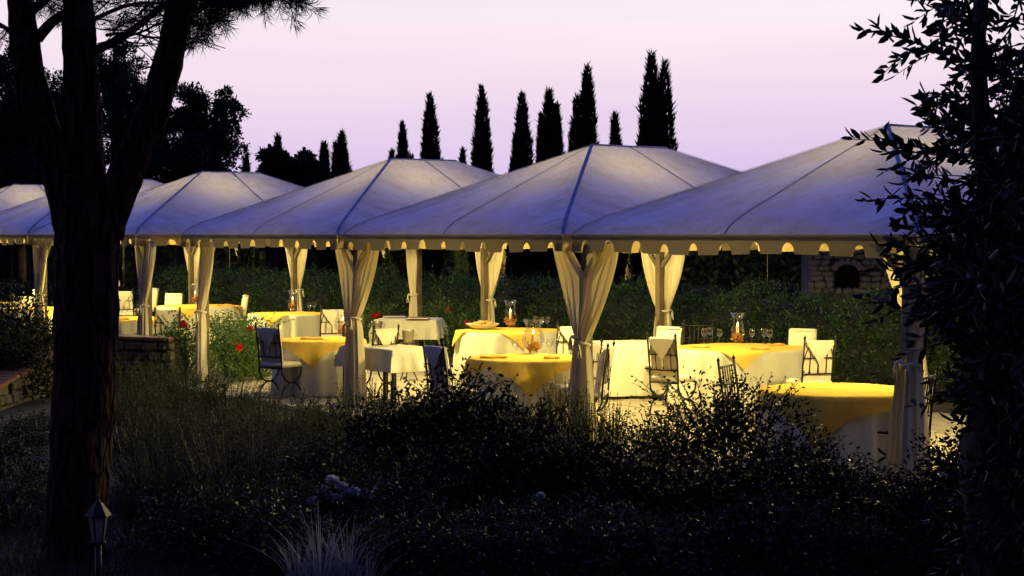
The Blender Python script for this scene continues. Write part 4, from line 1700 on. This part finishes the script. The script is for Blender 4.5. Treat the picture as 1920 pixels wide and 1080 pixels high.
# clipped dark shrubs in the middle distance, seen under the eaves
rg = np.random.default_rng(45)
n = 30000
wx = rg.uniform(-30, 34, n)
wy = 56 + rg.uniform(-2, 2, n)
wz = (.55 + .15 * np.sin(wx * .7) + .12 * np.sin(wx * 1.7)) * rg.uniform(0, 1, n) ** .6
wo = link('shrubbery', leaf_mesh('shrubbery', [leaf_arrays(np.stack([wx, wy, wz], 1), sphere_dirs(n, rg) + np.array([0, 0, .4]), rg.uniform(.16, .34, n), rg.uniform(.08, .16, n), rg)], 'oak'))
tag(wo, 'low dark shrubbery in the garden beyond the hedge', 'shrubbery', kind='stuff')

# ---- the olive-leaved tree at the right
OD = 6.0
ob = at_d(1862, 900, OD)
ob.z = .45
olive = empty('olive_tree', ob)
tag(olive, 'dark leafy tree with slender pointed leaves close at hand', 'tree')
ro = np.random.default_rng(52)


def op(x, y, dd=0.0):
    return at_d(x, y, OD + dd) - ob


limb_obj('trunk', [op(1890, 1330), op(1888, 1100), op(1880, 940), op(1878, 780), op(1880, 620), op(1890, 480), op(1905, 330), op(1930, 180)], .165, .06, olive, 22, 60, .12, 'bark')
limb_obj('limb', [op(1862, 640), op(1830, 520, .2), op(1800, 420, .3), op(1790, 350, .35)], .05, .018, olive, 10, 61, .06, 'bark')
limb_obj('limb', [op(1880, 480), op(1850, 330, -.2), op(1840, 210, -.3), op(1835, 90, -.35), op(1850, -60, -.3)], .045, .018, olive, 10, 62, .06, 'bark')
limb_obj('limb', [op(1870, 560), op(1910, 420, -.3), op(1960, 250, -.4), op(1990, 60, -.5)], .05, .02, olive, 10, 63, .06, 'bark')
ol_chunks = []
tw = MB()


def twig(p, d, length, nl, leaf_l=.066, sag=.12, wid=.020):
    """arching twig with paired leaves"""
    p, d = Vector(p), Vector(d).normalized()
    pts = []
    side = d.cross(Vector((0, 0, 1)))
    if side.length < .1:
        side = Vector((1, 0, 0))
    bend = Vector((ro.normal() * .15, ro.normal() * .15, -sag))
    for k in range(7):
        t = k / 6
        pts.append(p + d * (length * t) + bend * (length * t * t))
    tw.tube(pts, [.0042 - .0005 * k for k in range(7)], 4, False)
    P, Dd = [], []
    for k in range(nl):
        t = (k + .6) / nl
        i = min(5, int(t * 6))
        q = pts[i].lerp(pts[i + 1], t * 6 - i)
        tan = (pts[i + 1] - pts[i]).normalized()
        a = k * 1.35 + ro.normal() * .5
        nrm = (side.normalized() * math.cos(a) + side.normalized().cross(tan) * math.sin(a))
        P.append(tuple(q))
        Dd.append(tuple(tan * .75 + nrm * .8))
    P.append(tuple(pts[-1]))
    Dd.append(tuple(d + bend))
    n_ = len(P)
    ol_chunks.append(round_leaf_arrays(np.array(P), np.array(Dd), ro.uniform(leaf_l * .5, leaf_l * 1.15, n_), ro.uniform(wid * .7, wid * 1.35, n_), ro, ro.uniform(0, .35)))


# named sprays that reach out over the sky and the roof
sprays = [(1770, 100, 1612, 64), (1775, 108, 1665, 88), (1800, 40, 1695, 12), (1840, 30, 1712, -6), (1850, 120, 1760, 128), (1860, 190, 1680, 206), (1868, 180, 1752, 178), (1862, 215, 1780, 226),
          (1790, 292, 1604, 266), (1800, 300, 1668, 296), (1810, 262, 1742, 250), (1790, 345, 1705, 336), (1800, 380, 1652, 382), (1810, 404, 1704, 398), (1800, 440, 1735, 428), (1810, 476, 1640, 470), (1800, 500, 1655, 520),
          (1860, 60, 1770, 30), (1880, 20, 1810, -20), (1890, 140, 1810, 158)]
for (x0, y0, x1, y1) in sprays:
    a, b = op(x0, y0, ro.uniform(-.2, .3)), op(x1, y1, ro.uniform(-.3, .3))
    twig(a, b - a + Vector((0, 0, .06)), (b - a).length, max(8, int((b - a).length / .0165)))
    for f in (.3, .6):
        c = a.lerp(b, f)
        twig(c, (b - a).normalized() + Vector((0, ro.normal() * .4, ro.choice((-.7, .6)))), .09 + .05 * ro.uniform(), 7)
# the dense crown
blobs = [(1915, 60, 45, 80, 20), (1890, 130, 40, 45, 12), (1910, 250, 40, 60, 18), (1870, 330, 45, 60, 30), (1890, 420, 50, 70, 40), (1845, 450, 45, 45, 26), (1855, 540, 60, 50, 40), (1890, 640, 55, 70, 50), (1825, 590, 30, 50, 16),
         (1905, 760, 45, 90, 44), (1905, 900, 45, 110, 50), (1945, 200, 40, 160, 24), (1940, 600, 60, 300, 90), (1830, 250, 45, 45, 16), (1790, 515, 35, 30, 14), (1875, 1020, 60, 70, 36)]
for (x, y, rx, ry, k) in blobs:
    for _ in range(int(k * (1.1 if y < 480 else 1.5))):
        c = op(x + 14 + ro.normal() * rx * .55, y + ro.normal() * ry * .6, ro.normal() * .38)
        twig(c, Vector((ro.normal() - .25, ro.normal() * .8, ro.normal() * .8)), ro.uniform(.12, .30), int(ro.integers(7, 15)))
# the crown goes on above and beside the view
for _ in range(420):
    c = Vector((abs(ro.normal()) * .9 + .35, ro.normal() * .7, 2.9 + ro.normal() * .7))
    twig(c, sphere_dirs(1, ro)[0], ro.uniform(.15, .35), 10)
tw.build('twigs', 'bark', olive)
tag(link('leaves', leaf_mesh('leaves', ol_chunks, 'olive'), olive), kind='stuff')


# ================================================================== SHRUBS
def spiky_mesh(seed, h=.6, spread=.35, stems=70, per=46, leaf=.035, wid=.006, mat='rosemary', lean=.5):
    rg = np.random.default_rng(seed)
    ex = MB()
    ch = []
    for _ in range(stems):
        a, r = rg.uniform(0, 2 * PI), spread * math.sqrt(rg.uniform(0, 1))
        b = Vector((r * .45 * math.cos(a), r * .45 * math.sin(a), -.04))
        hh = h * rg.uniform(.5, 1.05) * (1 - .35 * (r / spread) ** 2)
        e = Vector((r * (1 + lean * .8) * math.cos(a) + rg.normal() * .04, r * (1 + lean * .8) * math.sin(a) + rg.normal() * .04, hh))
        m_ = b.lerp(e, .5) + Vector((math.cos(a), math.sin(a), 0)) * .05 * lean
        ex.tube([b, m_, e], [.005, .004, .002], 3, False)
        t = rg.uniform(.12, 1, per)
        P = np.array([tuple(b.lerp(m_, min(1, x * 2)) if x < .5 else m_.lerp(e, x * 2 - 1)) for x in t])
        d = rg.normal(size=(per, 3)) * .7 + np.array(tuple((e - b).normalized())) * .8
        ch.append(leaf_arrays(P, d, rg.uniform(leaf * .6, leaf * 1.2, per), wid, rg, 0))
    return leaf_mesh('sprigs', ch, mat, ex)


def bushy_mesh(seed, h=.9, r=.7, n=2600, leaf=.06, wid=.03, mat='glossy', shoots=10, dome=1.0):
    rg = np.random.default_rng(seed)
    ex = MB()
    ch = []
    for k in range(34):
        a, q = rg.uniform(0, 2 * PI), rg.uniform(.2, .95)
        e = Vector((r * q * math.cos(a), r * q * math.sin(a), h * rg.uniform(.45, .95) * math.sqrt(max(.1, 1 - q * q * .7))))
        ex.tube([(0, 0, -.05), (e.x * .45, e.y * .45, e.z * .6), tuple(e)], [.010, .007, .003], 4, False)
    th = rg.uniform(0, 2 * PI, n)
    q = rg.uniform(0, 1, n) ** .5
    ang = rg.uniform(0, PI / 2, n)
    lump = 1 + .13 * np.sin(4 * th + 3 * ang) + .12 * np.sin(7 * th + 1 + 5 * ang)
    rad = rg.uniform(.55, 1.05, n) * lump
    P = np.stack([r * rad * np.cos(ang * .98) * np.cos(th), r * rad * np.cos(ang * .98) * np.sin(th), h * rad * np.sin(ang) ** dome * .95 + .03], 1)
    d = np.stack([np.cos(th) * .6, np.sin(th) * .6, .5 + 0 * th], 1) + rg.normal(size=(n, 3)) * .7
    ch.append(leaf_arrays(P, d, rg.uniform(leaf * .6, leaf * 1.2, n), rg.uniform(wid * .7, wid * 1.2, n), rg, .15))
    for k in range(shoots):
        a = rg.uniform(0, 2 * PI)
        b = Vector((r * .4 * math.cos(a), r * .4 * math.sin(a), h * .7))
        e = b + Vector((math.cos(a) * rg.uniform(.1, .5), math.sin(a) * rg.uniform(.1, .5), rg.uniform(.25, .5) * h))
        m_ = b.lerp(e, .5) + Vector((0, 0, .06))
        ex.tube([b, m_, e], [.005, .004, .002], 4, False)
        t = np.linspace(.05, 1, 16)
        P = np.array([tuple(b.lerp(m_, x * 2) if x < .5 else m_.lerp(e, x * 2 - 1)) for x in t])
        ch.append(leaf_arrays(P, rg.normal(size=(16, 3)) + np.array([0, 0, .3]), leaf * .75, wid * .7, rg, .1))
    return leaf_mesh('leaves', ch, mat, ex)


def grass_mesh(seed, n=160, h=.55, spread=.10, mat='pale_grass', w=.008, arch=.7):
    rg = np.random.default_rng(seed)
    mb = MB()
    for _ in range(n):
        a = rg.uniform(0, 2 * PI)
        r = spread * math.sqrt(rg.uniform(0, 1))
        L_ = h * rg.uniform(.45, 1.1)
        lean = rg.uniform(.05, arch)
        d = Vector((math.cos(a), math.sin(a), 0))
        s_ = Vector((-d.y, d.x, 0)) * w / 2
        vs = []
        for k in range(5):
            t = k / 4
            p = d * (r + L_ * lean * t * t) + Vector((0, 0, L_ * t * (1 - .35 * lean * t)))
            ww = 1 - t * .92
            vs += [tuple(p - s_ * ww), tuple(p + s_ * ww)]
        mb.add(vs, [(2 * k, 2 * k + 1, 2 * k + 3, 2 * k + 2) for k in range(4)])
    return leaf_mesh('blades', [], mat, mb)


SHR = {
    'rosemary': [spiky_mesh(1), spiky_mesh(2, .7, .30), spiky_mesh(3, .55, .42)],
    'upright': [spiky_mesh(4, .95, .24, 60, 70, .035, .006, 'rosemary', .15), spiky_mesh(5, 1.0, .2, 50, 80, .035, .006, 'rosemary', .1)],
    'lavender': [spiky_mesh(6, .5, .34, 90, 34, .05, .006, 'lavender', .7), spiky_mesh(7, .55, .4, 100, 30, .05, .006, 'lavender', .8)],
    'glossy': [bushy_mesh(8), bushy_mesh(9, .85, .8, 3200), bushy_mesh(10, 1.0, .65, 2400)],
    'low': [bushy_mesh(11, .45, .55, 1800, .05, .024, 'olive', 5), bushy_mesh(12, .4, .6, 1900, .045, .026, 'rosemary', 5)],
    'rose': [bushy_mesh(13, .95, .5, 1500, .055, .036, 'rose_leaf', 14, .8), bushy_mesh(14, .85, .55, 1700, .05, .034, 'rose_leaf', 12, .8)],
    'big': [bushy_mesh(15, 1.05, 1.0, 6000, .055, .026, 'glossy', 30, .9)],
    'grass': [grass_mesh(16, 85, .62, .09, 'pale_grass', .012, .9)],
}
SL = {'rosemary': ('rosemary_shrub', 'mounded rosemary shrub with fine needle leaves in the front bed', 'rosemary shrubs in the front bed'),
      'upright': ('rosemary_shrub', 'upright rosemary shrub with tall straight sprigs before the terrace', 'upright rosemary before the terrace'),
      'lavender': ('lavender_shrub', 'greyish lavender clump in the front bed', 'lavender clumps in the front bed'),
      'glossy': ('glossy_shrub', 'dark shrub with small glossy leaves in the front bed', 'glossy shrubs in the front bed'),
      'low': ('low_shrub', 'low leafy ground shrub in the dark front bed', 'low shrubs in the front bed'),
      'rose': ('rose_bush', 'leafy green rose bush lit from below', 'rose bushes in the gap')}


def zone(px, d):
    if px < 340:
        return 'below the low stone wall' if d > 19 else 'near the pine trunk'
    if px < 600 and d > 18:
        return 'before the rose bushes'
    if px < 760:
        return 'near the arched-leg chair' if d > 16 else 'near the pale flower heads'
    if px < 1020:
        return 'before the three-glass table'
    if px < 1200:
        return 'before the wide tied curtain'
    if px < 1560:
        return 'around the large arching shrub'
    return 'near the dark leafy tree'


def plant(kind, px, d, scale=1.0, k=None, label=None, group=None, pos=None, stretch=1.0):
    q = pos if pos is not None else at_d(px, 800, d)
    z = ground_z(q.x, q.y)
    t = q - P0
    if -.9 < t.dot(U) < 6 * W and -.55 < t.dot(V) < D + .7:
        z = 0
    nm, lb, gr = SL.get(kind, (kind, None, None))
    ms = SHR[kind]
    me = ms[random.randrange(len(ms)) if k is None else k]
    root = empty(nm, (q.x, q.y, z), random.uniform(0, 6.28))
    s_ = scale * random.uniform(.92, 1.08)
    root.scale = (s_, s_, s_ * stretch)
    if label is None and kind not in ('rose', 'upright'):
        zn = zone(px, d)
        lb, gr = lb.replace('in the dark front bed', zn).replace('in the front bed', zn), gr.replace('in the front bed', zn)
    tag(root, label or lb, 'shrub', group or gr)
    link('foliage', me, root)
    MB().tube([(0, 0, -.08), (.01, 0, .10)], [.016, .010], 6).build('stem', 'bark', root)
    return root


# front bed, from the terrace edge to the camera
for px, d, sc in ((690, 19.6, 1.15), (650, 20.2, .9), (735, 19.2, .9)):
    plant('rosemary', px, d, sc)
for px, d, sc in ((1055, 18.0, .92), (1030, 18.4, .75), (1110, 17.6, .9), (1150, 17.8, .72), (1085, 17.2, .8), (970, 18.6, .7), (995, 18.3, .62)):
    plant('upright', px, d, sc)
for px, d, sc in ((300, 22.6, 1.1), (365, 22.2, 1.0), (420, 21.6, .95), (470, 21.2, .9), (520, 20.6, .9), (250, 21.4, 1.2), (325, 20.0, 1.2), (395, 19.4, 1.1), (450, 18.9, 1.1), (560, 19.4, .9), (500, 18.2, 1.1), (240, 18.6, 1.2), (300, 17.6, 1.2), (430, 16.0, 1.3), (370, 15.2, 1.2), (500, 15.4, 1.2), (450, 14.2, 1.2), (400, 13.5, 1.1), (540, 16.8, 1.0)):
    plant('lavender' if random.random() < .55 else 'rosemary', px, d, sc * random.uniform(.8, 1.25))
for px, d, sc in ((360, 23.6, 1.1), (280, 24.0, 1.2), (230, 23.0, 1.2), (600, 18.2, 1.0), (560, 17.6, .9), (330, 16.2, 1.1), (310, 14.6, 1.0), (270, 16.0, 1.0), (620, 16.6, 1.0), (250, 14.2, .7)):
    plant('rosemary', px, d, sc)
for px, d, sc in ((870, 15.2, 1.0), (800, 15.6, .9), (940, 15.4, .92), (860, 16.6, 1.02), (770, 16.8, .75), (700, 15.8, .75), (1010, 15.0, .8)):
    plant('glossy', px, d, sc)
plant('big', 1365, 14.8, .92, label='large dark arching shrub in front of the plain iron chair', group='large arching shrubs')
plant('big', 1490, 14.0, .60, label='dark arching shrub spreading before the near yellow table', group='large arching shrubs')
plant('big', 1240, 14.6, .74, label='dark arching shrub before the wide tied curtain', group='large arching shrubs')
for px, d, sc in ((1600, 13.2, .58), (1680, 13.0, .48), (1750, 12.6, .5), (1640, 12.2, .6), (1550, 12.6, .66), (1800, 12.8, .8), (1850, 11.8, .9), (1720, 11.8, .7), (1130, 13.8, .75), (1180, 13.0, .7), (1060, 13.8, .8), (960, 13.8, .75), (880, 13.6, .7), (790, 13.6, .7), (1900, 13.0, 1.0), (1440, 12.6, .8), (1340, 12.6, .8)):
    plant('glossy', px, d, sc)
for px, d in ((600, 14.4), (560, 13.4), (680, 14.2), (740, 12.8), (830, 12.4), (920, 12.4), (1000, 12.2), (1080, 12.2), (1160, 11.9), (1250, 12.0), (1350, 11.8), (1450, 11.7), (1550, 11.6), (1650, 11.5), (880, 11.6), (980, 11.5), (1090, 11.4), (480, 12.8), (420, 12.4), (350, 12.8), (1300, 13.2), (1240, 12.9), (1500, 12.4), (760, 11.7), (520, 11.9), (1780, 11.5), (700, 11.5), (1200, 11.3), (1880, 11.4)):
    plant('low', px, d, random.uniform(.85, 1.15))
# planted slope at the left, behind the sloping wall
for px, d, sc in ((20, 25.5, 1.3), (60, 26.5, 1.25), (-20, 24.5, 1.3), (40, 24.2, 1.0), (85, 27.5, 1.0), (5, 27.5, 1.2)):
    plant('glossy', px, d, sc, label='dark glossy shrub planted above the sloping stone wall', group='shrubs above the sloping wall')
for px, d, sc in ((30, 18.2, .8), (75, 19.0, .8), (10, 16.5, .8), (60, 15.4, .7), (20, 14.0, .7)):
    plant('low', px, d, sc)

# roses with blooms
def bloom_mesh(seed, mat, n=26, r=.035):
    rg = np.random.default_rng(seed)
    d = sphere_dirs(n, rg)
    return leaf_mesh('bloom', [leaf_arrays(d * r * .15, d + np.array([0, 0, .35]), r * 1.25, r * 1.0, rg, .3)], mat)


red = bloom_mesh(5, 'petal_red')
rose_spots = [(345, 26.8, .95), (322, 27.4, .8), (440, 27.6, 1.0), (470, 28.2, 1.0), (455, 26.6, .95), (488, 27.0, .8), (425, 28.6, .9)]
rb = []
for px, d, sc in rose_spots:
    rb.append(plant('rose', px, d, sc))
blooms = [(345, 608, 26.6), (449, 652, 26.2), (467, 617, 27.8), (478, 625, 27.9), (438, 640, 27.2), (702, 592, 34.0), (711, 590, 34.2), (842, 580, 32.6), (876, 606, 30.8)]
for k, (x, y, d) in enumerate(blooms):
    p = at_d(x, y, d)
    r = empty('rose_bloom', p)
    tag(r, 'open red rose among the lit leaves' if k < 5 else 'red rose flowering against the dark hedge', 'rose', 'red roses in the gap' if k < 5 else 'red roses at the hedge')
    o = link('bloom', red, r, (0, 0, 0), k, 1.5)
    MB().tube([(0, 0, -.01), (.02, .01, -.12), (.03, .02, -.30)], .004, 4).build('stem', 'rose_leaf', r)
for px, d in ((705, 34.3), (838, 32.9), (872, 31.2), (822, 33.0)):
    plant('rose', px, d, .95, label='rose bush growing against the dark hedge', group='rose bushes at the hedge')

# white-headed flowers
wb_ = bloom_mesh(8, 'petal_white', 60, .055)
hyd = plant('low', 640, 13.2, 1.0, 1, 'leafy plant under the cluster of pale flower heads', 'plants under the pale flowers')
for k, (x, y) in enumerate(((606, 918), (588, 940), (623, 900), (640, 912), (652, 926), (692, 928), (632, 935), (534, 960), (615, 930), (664, 922))):
    p = at_d(x, y, 13.0)
    r = empty('pale_flower_head', p)
    tag(r, 'pale lilac flower head low in the dark front bed', 'flower', 'pale flower heads in the front bed')
    link('petals', wb_, r, (0, 0, 0), k * 1.7, (.8, .8, .55))
    MB().tube([(0, 0, -.02), (.01, 0, -.2), (.03, .02, -.36)], .005, 4).build('stem', 'rosemary', r)
for k, (x, y) in enumerate(((1107, 935), (1118, 940), (1015, 930), (1012, 800 + 130))):
    p = at_d(x, y, 13.0)
    r = empty('pale_flower_head', p)
    tag(r, 'small white flower in the dark bed before the arching shrub', 'flower', 'small white flowers by the arching shrub')
    link('petals', wb_, r, (0, 0, 0), k, .45)
    MB().tube([(0, 0, -.02), (.01, 0, -.2), (.03, .02, -.36)], .004, 4).build('stem', 'rosemary', r)

# pale ornamental grass at the bottom edge
for k, (px, d, sc) in enumerate(((600, 11.05, 1.0), (650, 11.15, .9), (560, 11.2, .75), (690, 11.05, .6))):
    q = at_d(px, 1000, d)
    root = empty('ornamental_grass', (q.x, q.y, ground_z(q.x, q.y)), k)
    root.scale = (sc,) * 3
    tag(root, 'pale tuft of arching ornamental grass at the front of the bed', 'grass tuft', 'ornamental grass tufts')
    link('blades', SHR['grass'][0], root)

# lawn at the foot of the pine: nobody could count it
rg = np.random.default_rng(71)
n = 26000
gx, gy = rg.uniform(-5.2, -1.6, n), rg.uniform(10.4, 15.5, n)
gz = np.array([ground_z(a, b) for a, b in zip(gx, gy)])
lawn = link('lawn_grass', leaf_mesh('lawn_grass', [leaf_arrays(np.stack([gx, gy, gz - .005], 1), rg.normal(size=(n, 3)) * .35 + np.array([0, 0, 1]), rg.uniform(.04, .09, n), .006, rg, 0)], 'grass'))
tag(lawn, 'short dark lawn round the foot of the pine', 'lawn', kind='stuff')

# ================================================================== GARDEN LANTERN
lp = at_d(184, 980, 11.0)
gz = ground_z(lp.x, lp.y)
lan = empty('garden_lantern', (lp.x, lp.y, gz), .35)
tag(lan, 'unlit black garden lantern with pale glass below the pine', 'lantern')
z0, z1 = at_d(184, 1014, 11).z - gz, at_d(184, 967, 11).z - gz
MB().tube([(0, 0, -.2), (0, 0, z0 - .02)], .022, 10).build('post', 'black_metal', lan, True)
MB().lathe([(.001, z0 - .03), (.03, z0 - .03), (.052, z0 - .012), (.052, z0), (.001, z0)], 12).build('tray', 'black_metal', lan, True)
for k in range(6):
    a0, a1 = PI / 3 * k, PI / 3 * (k + 1)
    rb0, rt0 = .042, .070
    MB().add([(rb0 * math.cos(a0), rb0 * math.sin(a0), z0), (rb0 * math.cos(a1), rb0 * math.sin(a1), z0), (rt0 * math.cos(a1), rt0 * math.sin(a1), z1), (rt0 * math.cos(a0), rt0 * math.sin(a0), z1)], [(0, 1, 2, 3)]).build('pane', 'frosted', lan)
    MB().tube([((rb0 + .003) * math.cos(a0), (rb0 + .003) * math.sin(a0), z0), ((rt0 + .003) * math.cos(a0), (rt0 + .003) * math.sin(a0), z1)], .006, 5).build('glazing_bar', 'black_metal', lan)
rf_ = MB().lathe([(.001, z1 + .115), (.012, z1 + .11), (.016, z1 + .095), (.03, z1 + .085), (.062, z1 + .04), (.086, z1 + .006), (.088, z1), (.001, z1)], 6).build('lantern_roof', 'black_metal', lan)
MB().lathe([(.001, .03), (.010, .022), (.012, .012), (.006, 0), (.001, 0)], 8, (0, 0, z1 + .112)).build('finial', 'black_metal', rf_, True)
